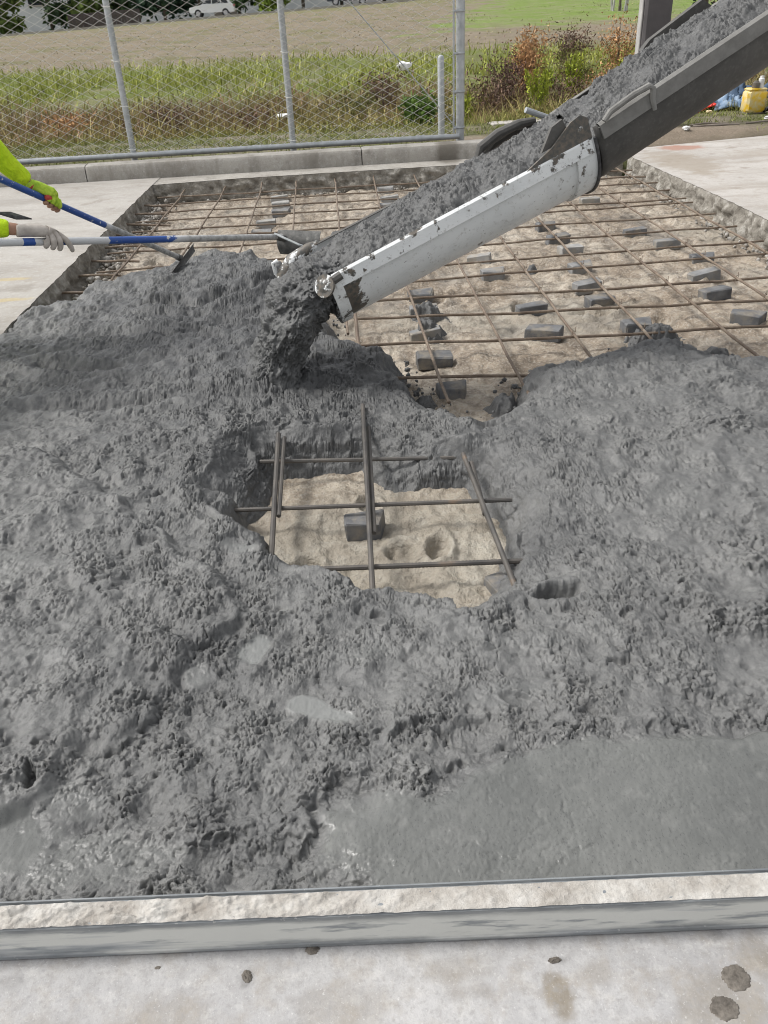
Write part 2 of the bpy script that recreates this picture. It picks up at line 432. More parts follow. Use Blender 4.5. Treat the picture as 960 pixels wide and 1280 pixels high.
    c = t.mix(t.ramp(t.math('ADD', bl, t.math('MULTIPLY', t.math('SUBTRACT', n1, .5), 1.3)), [(.47, 0.0), (.52, 1.0)]), (.60, .61, .62), (.025, .085, .33))
    c = t.mix(t.ramp(n2, [(.62, 0.0), (.75, .6)]), c, (.25, .25, .25))
    c = t.mix(mt, c, t.ramp(n1, [(.35, (.20, .20, .195)), (.6, (.42, .42, .41))]))
    M['pole'] = t.set(c, .45)
    t = NT('mortar_coated_blade'); n1 = t.noise(25, 5, .65)
    M['blade'] = t.set(t.ramp(n1, [(.35, (.055, .055, .054)), (.6, (.12, .118, .112)), (.72, (.24, .235, .22))]), .65, bump=n1, bstr=.4, bdist=.004)
    # foliage / ground by vertex colour
    t = NT('leaf'); a = t.attr('col').outputs['Color']
    a = t.mix(.35, a, t.mix(1.0, a, (1.9, 1.75, 1.6), 'MULTIPLY'))
    M['leaf'] = t.set(a, .7, spec=.25, **{'Subsurface Weight': 0.0})
    t = NT('field_soil'); a = t.attr('col').outputs['Color']
    n0 = t.noise(.55, 6, .65); n1 = t.noise(4, 6, .7); n2 = t.noise(22, 5, .7)
    c = t.mix(t.ramp(n1, [(.4, .6), (.6, 0.0)]), a, t.mix(.5, a, (.10, .085, .06)))
    c = t.mix(t.ramp(t.noise(1.2, 6, .75, stretch=(.35, 1.6, 1)), [(.5, 0.0), (.66, .6)]), c, (.30, .255, .205))
    c = t.mix(t.ramp(n2, [(.52, 0.0), (.7, .45)]), c, t.mix(.55, a, (.34, .30, .25)))
    c = t.mix(t.ramp(n0, [(.45, 0.0), (.62, .5)]), c, t.mix(.6, a, (.24, .20, .155)))
    M['ground'] = t.set(c, .95, spec=.1, bump=t.math('ADD', n1, n2), bstr=.6, bdist=.05)
    t = NT('bark'); M['bark'] = t.set(t.ramp(t.noise(12, 5), [(.3, (.07, .055, .042)), (.7, (.15, .125, .10))]), .9)
    t = NT('road_surface'); M['road'] = t.set(t.ramp(t.noise(2, 4), [(.3, (.26, .255, .245)), (.7, (.34, .335, .32))]), .9)
    t = NT('dark_post_paint'); M['post'] = t.set(t.ramp(t.noise(4, 5), [(.3, (.055, .050, .052)), (.7, (.085, .078, .080))]), .6)
    t = NT('lit_post_side_and_stakes'); M['lit_side_and_stakes'] = t.set(t.ramp(t.noise(6, 5), [(.3, (.34, .33, .32)), (.7, (.46, .45, .43))]), .7)  # grey of the stakes, also the painted-on lit side of the post
    # straightedge
    t = NT('smeared_board_paint'); n1 = t.noise(5, 5, .62, stretch=(.25, 1, 3)); n2 = t.noise(40, 5, .65, stretch=(.12, 1, 1))
    c = t.ramp(n1, [(.36, (.24, .26, .27)), (.42, (.42, .43, .43)), (.48, (.60, .60, .565))])
    c = t.mix(t.ramp(n2, [(.55, 0.0), (.66, .75)]), c, (.15, .17, .19))
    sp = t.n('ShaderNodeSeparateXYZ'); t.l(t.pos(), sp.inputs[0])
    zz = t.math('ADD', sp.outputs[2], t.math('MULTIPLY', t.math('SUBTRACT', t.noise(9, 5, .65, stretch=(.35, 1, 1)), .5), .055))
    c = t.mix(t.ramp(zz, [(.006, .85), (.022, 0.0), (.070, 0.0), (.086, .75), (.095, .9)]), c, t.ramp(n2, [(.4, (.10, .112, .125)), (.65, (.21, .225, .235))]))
    c = t.mix(t.ramp(t.noise(80, 4, .7), [(.64, 0.0), (.72, .6)]), c, (.56, .55, .52))
    M['board'] = t.set(c, .5, bump=t.math('ADD', n2, t.noise(50, 4, .6)), bstr=.3, bdist=.003)
    t = NT('dried_cement_crust'); n1 = t.noise(12, 6, .7); n2 = t.noise(70, 5, .7)
    c = t.ramp(n1, [(.32, (.27, .245, .215)), (.5, (.40, .378, .345)), (.66, (.50, .485, .455))])
    c = t.mix(t.ramp(n2, [(.58, 0.0), (.7, .5)]), c, (.30, .275, .25))
    M['crust'] = t.set(c, .9, bump=t.math('ADD', n1, n2), bstr=.7, bdist=.006)
    t = NT('brown_mud'); n1 = t.noise(45, 5, .7)
    M['mud'] = t.set(t.ramp(n1, [(.35, (.075, .065, .055)), (.65, (.19, .17, .145))]), .85, bump=n1, bstr=.7, bdist=.006)
    # things at the back
    t = NT('white_car_paint'); M['carwhite'] = t.set((.72, .73, .73), .25, **{'Coat Weight': .6})
    t = NT('dark_car_paint'); M['cardark'] = t.set((.035, .042, .06), .25, **{'Coat Weight': .6})
    t = NT('car_glass'); M['glass'] = t.set((.02, .025, .028), .08)
    t = NT('tyre_rubber'); M['tyre'] = t.set((.022, .022, .022), .8)
    t = NT('alloy_rim'); M['alloy'] = t.set((.45, .45, .46), .35, metal=.7)
    t = NT('red_lamp'); M['lamp'] = t.set((.45, .02, .02), .2)
    t = NT('clear_lamp'); M['clear'] = t.set((.75, .76, .76), .1)
    t = NT('pale_cladding'); M['clad'] = t.set(t.ramp(t.noise(.4, 4), [(.3, (.42, .45, .48)), (.7, (.56, .58, .60))]), .7)
    t = NT('brown_boards'); M['brown'] = t.set(t.ramp(t.noise(1.5, 4), [(.3, (.055, .045, .042)), (.7, (.10, .085, .075))]), .9)
    t = NT('yellow_plastic'); n1 = t.noise(10, 4)
    M['yellow'] = t.set(t.ramp(n1, [(.42, (.72, .46, .02)), (.6, (.66, .56, .30))]), .45)
    t = NT('pale_plastic'); M['palep'] = t.set((.52, .48, .36), .5)
    t = NT('blue_fabric'); n1 = t.noise(8, 4); M['blue'] = t.set(t.ramp(n1, [(.35, (.10, .17, .27)), (.65, (.28, .36, .46))]), .8)
    t = NT('navy_fabric'); M['navy'] = t.set((.05, .085, .14), .8)
    t = NT('red_plastic'); M['redp'] = t.set((.75, .05, .03), .5)
    t = NT('cream_plastic'); M['cream'] = t.set((.75, .62, .40), .5)
    t = NT('black_plastic'); M['black'] = t.set(t.ramp(t.noise(30, 3), [(.4, (.02, .02, .022)), (.7, (.09, .09, .095))]), .5)
    t = NT('grey_metal'); M['greym'] = t.set((.20, .18, .16), .5, metal=.4)
    t = NT('weathered_wood'); M['wood'] = t.set(t.ramp(t.noise(20, 5, stretch=(.2, 1, 1)), [(.3, (.16, .13, .105)), (.7, (.28, .245, .21))]), .85)
    t = NT('white_litter'); M['litter'] = t.set((.70, .70, .69), .6)
mk_materials()

# ------------------------------------------------------------------ ground with ditch, field and far rise
def road_z(x): return 1.34+.031*np.clip(x, -60, 70)

def terrain(x, y):
    z = np.interp(y, [9.9, 10.5, 12.9, 13.6, 15.2, 18.3, 20.5, 22.5, 27], [.06, .06, 0., -.12, -.62, -.72, -.2, .12, .3])
    far = .3+(road_z(x)-.3)*sstep(24, 104, y)
    z = np.where(y > 24, np.maximum(z, 0)*0+far, z)
    z = z+.05*fbm(x*.35, y*.35, 3, 3)*sstep(12.5, 16, y)+.012*fbm(x*2.3, y*2.3, 5, 3)*sstep(10.3, 11, y)
    z = z+np.where(y > 26, .05*fbm(x*.8, y*.8, 8, 4), 0)*(1-sstep(95, 103, y))
    right = (x > 2.9)
    z = np.where(right & (y < 10.9), np.interp(y, [10.35, 10.8], [-.05, .06]), z)
    pit = np.where(right, y < 9.8, y < 9.9)
    return np.where(pit, -.36, z)

ys = np.unique(np.concatenate([np.linspace(-60, 9.7, 8), np.array([9.85, 9.95]), np.arange(10.05, 13, .075), np.arange(13, 30, .22), np.geomspace(30, 112, 90), np.geomspace(115, 900, 16)]))
xa = np.concatenate([np.arange(0, 9, .14), np.geomspace(9, 40, 55), np.geomspace(42, 700, 22)])
xs = np.unique(np.concatenate([-xa, xa]))
X, Y = np.meshgrid(xs, ys); x = X.ravel(); y = Y.ravel(); z = terrain(x, y)
n = fbm(x*.5, y*.5, 21, 4); n2 = fbm(x*1.7, y*1.7, 23, 4)
def lerpc(a, b, t): return a+(np.array(b)-a)*t[:, None]
c = np.zeros((len(x), 3))+np.array([.105, .115, .045])
c = lerpc(c, (.21, .18, .145), sstep(.0, .45, n2)*(y < 13.4)*.8)
c = lerpc(c, (.085, .075, .045), sstep(12.8, 14, y)*(1-sstep(20, 21.5, y)))
c = lerpc(c, (.15, .11, .07), sstep(-.1, .4, n)*sstep(12.8, 14, y)*(1-sstep(20, 21.5, y)))
c = lerpc(c, (.145, .18, .045), sstep(19.6, 21.5, y)*(1-sstep(25, 30, y+4*n)))
fld = sstep(24.5, 28, y+3*n)
c = lerpc(c, (.215, .18, .13), fld)
c = lerpc(c, (.14, .145, .055), fld*sstep(.05, .5, n)*.75)
lawn = sstep(-1, 2, x-(4+(y-40)*.22)+2.5*n)*sstep(36, 46, y+5*n)
c = lerpc(c, (.16, .24, .045), lawn)
c = lerpc(c, (.15, .165, .05), sstep(75, 92, y+8*n)*(1-lawn)*.6)
kd = sstep(9.9, 10.2, y)*(1-sstep(10.35, 10.75, y+.25*n2))
c = lerpc(c, (.085, .072, .058), kd)
dirt = gs(x, y, 3.8, 10.8, .9, .45)+gs(x, y, 2.0, 10.9, .8, .35)+.5*gs(x, y, 5.0, 10.7, 1.0, .18)
c = lerpc(c, (.24, .195, .15), np.clip(dirt*1.4+.3*n2*dirt, 0, 1))
tag(link('ground', mesh_np('ground', np.stack([x, y, z], 1), grid_faces(len(ys), len(xs)), True, c), M['ground']), kind='structure')

# ------------------------------------------------------------------ old concrete slabs round the pour
def edge_slab(name, mat, outer, edge, zb=-.2, seed=0, amp=.012, wallmat=None):
    """flat slab whose cut side follows 'edge' (list of x, y); outer closes the outline; the cut side is rough"""
    pts = []
    for (ax, ay), (bx, by) in zip(edge[:-1], edge[1:]):
        L = math.hypot(bx-ax, by-ay); k = max(2, int(L/.02))
        for i in range(k): pts.append((ax+(bx-ax)*i/k, ay+(by-ay)*i/k))
    pts.append(edge[-1]); P = np.array(pts)
    t = np.gradient(P, axis=0); t /= np.linalg.norm(t, axis=1)[:, None]+1e-9
    nrm = np.stack([t[:, 1], -t[:, 0]], 1)          # points out of the slab, into the pit
    s = np.arange(len(P))*.02
    e = P+nrm*(amp*fbm(s*6, s*0+seed, 40+seed, 4)[:, None]-amp)
    me = MB(); k = len(P)
    V = [(px, py, 0) for px, py in e]+[(ox, oy, 0) for ox, oy in outer]
    me.add(V, [tuple(range(len(V)))])
    o = me.build(name, mat, smooth=False); tag(o, kind='structure')
    rows = 14; W = []
    for j in range(rows+1):
        f = j/rows; zz = zb*f
        d = .028*fbm(s*9, s*0+f*2.2, 60+seed, 4)+.012*perlin(s*40, s*0+f*9, 61+seed)
        off = (d*min(1, f*3)+.035*f)*np.clip(np.minimum(s, s[-1]-s)/.12, 0, 1)
        q = e+nrm*off[:, None]
        W.append(np.stack([q[:, 0], q[:, 1], np.full(k, zz)-(.003 if j == 0 else 0)], 1))
    W = np.concatenate(W)
    wo = link('cut_side', mesh_np('cut_side', W, grid_faces(rows+1, k), True), wallmat or M['broken'], o)
    return o
kerb_y = lambda x: 9.82+.045*x
LE = [(-1.965, .3), (-1.975, 4.6), (-1.97, 9.28)]
edge_slab('pavement', M['slab_far'], [(-1.97, kerb_y(-1.97)+.05), (-40, kerb_y(-40)+1.6), (-40, .3)], LE[::1], seed=1)
edge_slab('pavement', M['slab_right'], [(40, .3), (40, 19.0), (4.94, 10.33), (3.30, 9.93)], [(3.05, 9.5), (3.09, 8.3), (3.13, 7.0), (3.12, 5.5), (3.12, .3)], seed=2)
edge_slab('apron', M['kerb_concrete'], [(3.03, kerb_y(3.0)+.03), (-2.12, kerb_y(-2.12)+.03)], [(-2.12, 9.29), (-1.08, 9.42), (-.07, 9.46), (1.13, 9.5), (3.03, 9.52)], seed=3, amp=.008).location.z = -.005
s0 = MB(); s0.add([(-40, -8, 0), (40, -8, 0), (40, .3, 0), (-40, .3, 0)], [(0, 1, 2, 3)])
ns = tag(s0.build('pavement', M['slab_near'], smooth=False), kind='structure')
se = lambda x: np.interp(x, [-1.97, 1.5, 3.12], [1.05, .93, .90])
gx = np.concatenate([np.arange(-1.97, -1.1, .03), np.arange(-1.1, 1.1, .0075), np.arange(1.1, 3.13, .03)]); gt = np.linspace(0, 1, 80)
X, T = np.meshgrid(gx, gt); x = X.ravel(); y = .3+(se(x)-.3)*T.ravel()
br = np.zeros_like(x); dk = np.zeros_like(x); wob = .35*perlin(x*25, y*25, 3)+.25*perlin(x*70, y*70, 4)
for (cx, cy, sx, sy, k) in [(.285, .80, .03, .05, .85), (.36, .835, .04, .025, .4), (.56, .76, .10, .08, .5), (.66, .84, .06, .05, .5), (-.10, .80, .10, .07, .3), (-.42, .80, .12, .06, .35), (.12, .86, .08, .03, .3), (.05, .70, .2, .05, .35), (-.25, .72, .08, .05, .4), (-.62, .75, .1, .1, .3), (.44, .70, .08, .05, .4)]:
    br = np.maximum(br, k*sstep(.30, .75, gs(x, y, cx, cy, sx, sy)+wob*.6))
for (cx, cy, sx, sy, k) in [(-.15, .925, .018, .016, .7), (.6, .885, .02, .012, .5), (-.27, .872, .014, .018, .5), (.3, .86, .02, .008, .5), (-.7, .9, .03, .02, .3), (.45, .91, .03, .012, .35)]:
    dk = np.maximum(dk, k*sstep(.30, .7, gs(x, y, cx, cy, sx, sy)+wob*.6))
zz = .0010*fbm(x*18, y*18, 6, 4)
so_ = link('slab_near_edge', mesh_np('slab_near_edge', np.stack([x, y, zz], 1), grid_faces(len(gt), len(gx)), True, None, {'brown': br, 'dark': dk}), M['slab_near'], ns)
for (xa__, xb__) in ((-40, -1.97), (3.12, 40)): pass
s1 = MB(); s1.add([(3.12, .9, -.002), (1.5, .93, -.002), (-1.97, 1.05, -.002), (-1.97, 1.07, -.22), (1.5, .95, -.22), (3.12, .92, -.22)], [(0, 1, 4, 5), (1, 2, 3, 4)])
s1.build('slab_side', M['broken'], ns, smooth=False)

# ------------------------------------------------------------------ sand bed
ys = [1.0]
while ys[-1] < 9.55: ys.append(ys[-1]+.0060*min(ys[-1], 4.0))
ys = np.array(ys); xs = np.concatenate([np.arange(-2.02, -.62, .017), np.arange(-.62, .66, .0085), np.arange(.66, 3.2, .0155)])
X, Y = np.meshgrid(xs, ys); x = X.ravel(); y = Y.ravel()
wx = x+.05*perlin(x*5, y*5, 2); wy = y+.05*perlin(x*5, y*5, 4)
z = -.205+.020*fbm(wx*1.8, wy*1.8, 5, 4)+.010*fbm(wx*9, wy*9, 6, 4)
f1, f2, ii = worley(wx*7, wy*7, 9)
z += .012*(1-np.minimum(f1, 1))*sstep(-.1, .4, perlin(x*1.5, y*1.5, 14))
g1, g2, gi = worley(wx*26, wy*26, 10)
z += .006*(1-np.minimum(g1, 1))*sstep(0, .5, perlin(x*3, y*3, 15))
# boot prints pressed in the mud
rr = random.Random(5)
prints = [(.12, 2.50, .055, .075, .3), (.26, 2.50, .045, .085, -.2), (-.22, 2.45, .06, .05, .6), (.02, 2.85, .05, .06, 0)]
for k in range(46): prints.append((rr.uniform(-1.6, 2.95), rr.uniform(3.9, 9.2), rr.uniform(.05, .07), rr.uniform(.11, .16), rr.uniform(-1.5, 1.5)))
for (a, b, sx, sy, ro) in prints:
    c_, s_ = math.cos(ro), math.sin(ro)
    u = ((x-a)*c_+(y-b)*s_)/sx; v = (-(x-a)*s_+(y-b)*c_)/sy
    q = np.sqrt(u*u+v*v)
    z += -.030*(1-sstep(.72, .98, q))+.017*np.exp(-((q-1.2)/.24)**2)
# ridges of paste in the small opening
hm = gs(x, y, .05, 2.5, .65, .55)
z += hm*(.010*(1-2*np.abs(perlin(wx*11, wy*16, 31)))+.006*(1-2*np.abs(perlin(wx*30, wy*30, 32))))
z += .003*perlin(x*80, y*80, 33)+.024*(np.abs(perlin(wx*6, wy*6, 34)))*(y > 3.4)-.012*np.exp(-(perlin(wx*3.2, wy*3.2, 35)/.10)**2)*(y > 3.4)
fk, ek, _ = flakes(wx*13, wy*13, 36)
z += .012*fk*sstep(-.1, .4, perlin(x*2.4, y*2.4, 37))*(y > 3.4)+.004*fk*hm
pale = sstep(.3, .8, gs(x, y, .05, 2.5, .75, .6))+.7*sstep(.55, .95, perlin(x*1.1, y*1.1, 47)+.4*perlin(x*5, y*5, 48)+.3)*(y > 3.4)
tag_r = sstep(.25, .75, perlin(x*2.2, y*2.2, 41)+.4*perlin(x*9, y*9, 42))*.45*(y > 3.5)
tag(link('sand_bed', mesh_np('sand_bed', np.stack([x, y, z], 1), grid_faces(len(ys), len(xs)), True, None, {'rough': tag_r, 'pale': np.clip(pale, 0, 1)}), M['sand']), kind='structure')

# ------------------------------------------------------------------ freshly poured concrete
POUR = [(-2.4, .70), (-2.4, 5.2), (-1.98, 5.22), (-1.90, 5.30), (-1.80, 5.55), (-1.60, 5.75), (-1.50, 5.85), (-1.36, 6.1), (-1.22, 6.35), (-1.05, 6.45), (-.62, 6.38), (-.47, 6.05), (-.25, 5.45), (-.12, 4.9), (-.05, 4.4), (.05, 4.34), (.25, 4.14), (.31, 3.80), (.34, 3.58), (.42, 3.46), (.59, 3.37), (.7, 3.5), (.77, 3.78), (.94, 3.88), (1.13, 4.0), (1.45, 4.12), (1.65, 4.18), (1.75, 3.98), (1.87, 3.84), (2.1, 3.79), (2.6, 3.85), (3.2, 3.9), (3.2, .70)]
HOLE = [(-.45, 2.74), (-.36, 2.84), (-.355, 3.12), (-.02, 3.13), (.06, 3.0), (.15, 2.93), (.41, 2.93), (.44, 2.76), (.50, 2.66), (.49, 2.52), (.42, 2.36), (.385, 2.20), (.32, 2.12), (.23, 2.10), (.09, 2.12), (.01, 2.15), (-.1, 2.26), (-.24, 2.36), (-.33, 2.48), (-.47, 2.62)]
ys = [.95]
while ys[-1] < 6.8: ys.append(ys[-1]+.00265*ys[-1]*(.62 if 2.88 < ys[-1] < 3.42 else 1.0))
ys = np.array(ys)
st = lambda v: np.interp(abs(v), [0, .75, 1.4, 2.2, 3.2], [.0024, .0026, .0050, .0072, .0105])
a = [0.0]
while a[-1] < 3.2: a.append(a[-1]+st(a[-1]))
a = np.array(a); xs = np.unique(np.concatenate([-a[a < 1.992], a]))
X, Y = np.meshgrid(xs, ys); x = X.ravel(); y = Y.ravel()
jx = .03*fbm(x*5, y*5, 71, 4); jy = .03*fbm(x*5, y*5, 72, 4)
dh = -polydist(x+.7*jx, y+.7*jy, HOLE); d = np.minimum(polydist(x+jx, y+jy, POUR), dh)
LAYER = [(-2.2, 1.2), (-.88, 1.24), (-.78, 1.30), (-.72, 1.45), (-.55, 1.51), (-.53, 1.66), (-.5, 1.80), (-.36, 1.92), (-.42, 2.12), (-.75, 2.5), (-1.2, 3.0), (-2.4, 3.5)]
dl = polydist(x+jx*.9, y+jy*.9, LAYER)
SMOOTH = [(-.21, .9), (-.2, 1.3), (-.01, 1.33), (.14, 1.31), (.21, 1.34), (.52, 1.41), (.92, 1.40), (1.8, 1.46), (3.4, 1.45), (3.4, .9)]
ds = polydist(x+.5*jx, y+.5*jy, SMOOTH)
lft = sstep(.25, -.15, x); ds = ds+lft*(.085*perlin(x*6, y*6, 181)+.05*perlin(x*15, y*15, 182)-.035)
h = np.full(x.shape, -.012)
h += .075*gs(x, y, -.85, 5.5, .8, .6)+.03*gs(x, y, -1.0, 4.3, 1.0, .6)+.03*gs(x, y, -1.2, 2.6, .8, 1.0)
h += .02*gs(x, y, 1.2, 3.4, .7, .5)-.068*gs(x, y, .05, 2.66, .66, .56)-.02*gs(x, y, .1, 3.3, .5, .4)-.015*gs(x, y, .75, 2.5, .3, .4)
h += .022*gs(x, y, -.62, 2.85, .14, .35)+.018*fbm(x*1.6, y*1.6, 80, 3)
hn_ = .016*fbm(x*4, y*4, 81, 3)+.010*fbm(x*11, y*11, 83, 3)
h += hn_
h += .034*sstep(-.02, .03, dl)+.065*gs(x, y, -.43, 3.74, .23, .16)+.025*gs(x, y, -.35, 3.95, .4, .3)
h += .014*sstep(.015, -.03, ds)
rough = np.ones_like(x)
rough *= 1-.90*sstep(-.02, .05+.10*np.clip(.3-x, 0, 1), ds+.03*perlin(x*7, y*7, 84)-.03*lft)
sw_ = np.clip((ds+.01)/(.07+.14*lft), 0, 1); sw_ = sw_*sw_*(3-2*sw_)
h = h*(1-sw_)+(.004+.003*fbm(x*3, y*3, 82, 2))*sw_
# smoother trowelled and watery patches
sm = np.zeros_like(x)
for (cx, cy, sx, sy, ro, k) in [(-.15, 1.56, .13, .045, -.55, 1), (-.33, 1.79, .05, .09, -.2, .95), (-.47, 1.70, .05, .05, .2, .7), (-.42, 2.33, .09, .035, -.5, .75), (-1.12, 2.2, .13, .14, 0, .6), (-.90, 1.19, .24, .15, 0, 1.0), (-.62, 1.15, .24, .09, 0, .75), (-.70, 1.30, .10, .08, 0, .7), (-.30, 1.36, .1, .12, 0, .35), (.33, 1.56, .16, .06, .1, .6), (.05, 1.6, .2, .12, 0, .4), (.0, 1.38, .12, .06, 0, .5), (.95, 1.62, .3, .12, 0, .4), (.9, 2.4, .4, .25, .2, .35), (-1.25, 3.3, .4, .3, 0, .3), (-.05, 1.78, .12, .08, .4, .45), (1.0, 3.3, .5, .2, 0, .3)]:
    sm = np.maximum(sm, k*sstep(.25, .75, gs(x, y, cx, cy, sx, sy, ro)+.22*perlin(x*22, y*22, 85)))
water = np.clip(sm*1.15-.25, 0, 1)*(y > 1.3)
rough *= 1-.93*sm
for (cx, cy, sx, sy, k) in [(-.95, 1.75, .35, .3, .45), (-1.1, 2.6, .4, .35, .4), (.3, 1.75, .4, .1, .5), (.75, 3.1, .5, .25, .35), (1.3, 2.6, .4, .4, .35), (-.2, 1.2, .2, .12, .3), (-.75, 4.1, .5, .3, .3)]:
    rough *= 1-k*sstep(.2, .8, gs(x, y, cx, cy, sx, sy)+.35*perlin(x*6, y*6, 86))
h -= .010*sm+hn_*np.clip(sm*1.1, 0, 1)*.9
# grooves left by the rakes, boots and shovels
def groove(P, wd, dep, lip=.5):
    dd = polydist(x+jx*.7, y+jy*.7, P, closed=False)
    return -dep*np.exp(-(dd/wd)**2)+dep*lip*np.exp(-((dd-wd*2.0)/(wd*1.0))**2)
h += groove([(-1.5, 3.55), (-1.1, 3.52), (-.75, 3.63)], .045, .026)
h += groove([(-1.22, 5.0), (-.9, 4.95), (-.6, 5.2), (-.45, 5.45)], .05, .032)
h += groove([(-1.5, 4.55), (-1.0, 4.45), (-.55, 4.72)], .05, .024)
h += groove([(-1.6, 4.1), (-1.2, 3.98)], .05, .03)
def press(cx, cy, sx, sy, ro, dep):
    c_, s_ = math.cos(ro), math.sin(ro); u = ((x-cx)*c_+(y-cy)*s_)/sx+jx*6; v = (-(x-cx)*s_+(y-cy)*c_)/sy+jy*6
    q = np.sqrt(u*u+v*v)
    return -dep*(1-sstep(.75, 1.02, q))*(.55+.45*np.clip(v, -1, 1))+.4*dep*np.exp(-((q-1.18)/.2)**2)
h += press(.235, 1.435, .075, .050, .25, .016)+press(.075, 1.42, .045, .045, .1, .016)+press(.36, 1.53, .05, .022, -.6, .012)+press(.50, 1.62, .07, .03, .1, .010)
h -= .060*sstep(.3, .75, gs(x, y, .56, 1.985, .085, .036, .05)+.18*perlin(x*45, y*45, 87))
h -= .035*sstep(.3, .7, gs(x, y, -.795, 1.36, .013, .035, .3)+.2*perlin(x*60, y*60, 87))
h -= .018*sstep(.3, .7, gs(x, y, -.72, 2.35, .04, .022, .0)+.3*perlin(x*50, y*50, 87))
h -= .018*sstep(.3, .7, gs(x, y, .02, 1.93, .02, .02, .0))
edge = sstep(.0, .25, .25-np.abs(d))
h += (1-rough)*(.0008*perlin(x*60, y*45, 88)+.0006*perlin(x*150, y*70, 89))
# the pour slumps down to the sand along its edges
wd_ = np.where(y > 3.2, .17, np.where(y > 2.75, .22, np.where(x > .25, .20, .11)))*(1+.5*perlin(x*5, y*5, 93))
fall = np.clip(d/wd_, 0, 1)
fl = .3*np.sqrt(1-(1-fall)**2)+.7*fall**.9*(1.4-.4*fall)/1.0
top = -.235+(h+.235)*fl
wall = np.clip(1-d/.22, 0, 1)*(d > -.02)
top += wall*(.020*perlin(x*15, y*15, 90)+.010*perlin(x*33, y*33, 91))*sstep(0, .06, d)
# clods stand square on the surface, so they keep their shape on the slopes
def blur(A, r):
    for ax in (0, 1):
        c_ = np.cumsum(np.pad(A, [(r+1, r) if q == ax else (0, 0) for q in (0, 1)], mode='edge'), axis=ax)
        A = (np.take(c_, range(2*r+1, c_.shape[ax]), axis=ax)-np.take(c_, range(0, c_.shape[ax]-2*r-1), axis=ax))/(2*r+1)
    return A
Z2 = blur(blur(np.clip(top, -.24, 1).reshape(X.shape), 6), 6); gy, gx = np.gradient(Z2, ys, xs)
zs_ = Z2.ravel()
gx = np.clip(gx.ravel(), -2.2, 2.2); gy = np.clip(gy.ravel(), -2.2, 2.2); gm = np.sqrt(gx*gx+gy*gy)
lift_ = zs_*1.0*sstep(.2, .7, gm)
L = lumps(x+lift_*1.5*gx/(gm+.3), y+lift_*1.5*gy/(gm+.3), 100, 1.0, y-1.1*gs(x, y, .03, 3.05, .7, .5))
am = (rough*(1+.35*edge)*1.15+.035)*L*np.clip(.6+fall*2, 0, 1.15)*(1-.55*sstep(.30, .8, gm))
nn = np.sqrt(1+gx*gx+gy*gy)
keep = (d > -.004)
V = np.stack([x-gx/nn*am, y-gy/nn*am, top+am/nn], 1)
tx = .006*perlin(x*42, y*42, 95); ty = .006*perlin(x*42, y*42, 97)
g = rough*sstep(-.010, .010, L)*(1-.7*sstep(.3, 1, gm))
V[:, 0] += tx*g*1.3; V[:, 1] += ty*g*1.0-.60*np.clip(L+.004, 0, .03)*rough*(1-.8*sstep(.3, 1, gm))
k2 = keep.reshape(X.shape); fm = (k2[:-1, :-1] | k2[1:, 1:] | k2[:-1, 1:] | k2[1:, :-1])
F = grid_faces(len(ys), len(xs), fm)
fresh = np.clip(-.12+gs(x, y, -.75, 4.9, 1.1, 1.5)*1.2+gs(x, y, .0, 3.6, .6, .45)+gs(x, y, 1.4, 4.0, 1.4, .38)*.9+.5*gs(x, y, -.6, 2.9, .3, .4)+.35*gs(x, y, .6, 2.9, .3, .3)+.55*gs(x, y, -.45, 1.75, .17, .28)+.55*gs(x, y, -.30, 1.20, .15, .17)+.45*gs(x, y, .95, 1.72, .45, .16)+.5*gs(x, y, .62, 2.35, .22, .30)+.4*perlin(x*2.5, y*2.5, 99), 0, 1)
V, F, rough_, water_, fresh_ = compact(V, F, rough, water, fresh)
wc = link('wet_concrete', mesh_np('wet_concrete', V, F, True, None, {'rough': rough_, 'water': water_, 'fresh': fresh_}), M['wet'])
tag(wc, 'freshly poured lumpy grey concrete spread over the rebar', 'wet concrete', kind='stuff')
print('concrete', len(F))

# ------------------------------------------------------------------ rebar mat
mat_root = empty('rebar_mat', (0.5, 6, -.2), 'tied mat of rusty reinforcing bars spanning the sand bed', 'rebar mat')
def bar(name, pts, r=.0080, mat='rebar', sag=.012, seed=0):
    rr = random.Random(seed); P = []
    a, b = Vector(pts[0]), Vector(pts[-1]); L = (b-a).length; n = max(3, int(L/.22))
    full = [Vector(p) for p in pts]
    seg = len(full)-1
    for i in range(n+1):
        t = i/n*seg; k = min(int(t), seg-1); q = full[k].lerp(full[k+1], t-k)
        P.append(q+Vector((rr.uniform(-.004, .004), rr.uniform(-.004, .004), rr.uniform(-sag, sag)*.5)))
    o = MB().tube(P, r, 8).build(name, M[mat], mat_root)
    return o
def ribbed(name, a, b, r=.0085, mat='rebar_near'):
    a, b = Vector(a), Vector(b); n = int((b-a).length/.006); P = [a.lerp(b, i/n) for i in range(n+1)]
    return MB().tube(P, [r*(1.10 if i % 2 else .94) for i in range(n+1)], 8).build(name, M[mat], mat_root)
zb, zt = -.108, -.092
LB = [(-1.66, 9.62, -1.69, 5.6), (-1.24, 9.58, -1.28, 6.0), (-.86, 9.55, -.83, 6.1), (-.50, 9.6, -.42, 5.7), (-.09, 9.75, -.03, 4.6), (.325, 9.62, .32, 7.2), (.325, 7.2, .42, 3.55), (.76, 9.7, .77, 6.6), (.775, 6.6, .80, 3.55), (1.18, 9.5, 1.21, 3.9), (1.62, 9.5, 1.59, 3.9), (2.0, 9.46, 2.02, 3.7), (2.43, 9.46, 2.485, 3.6), (2.89, 9.46, 2.93, 3.6)]
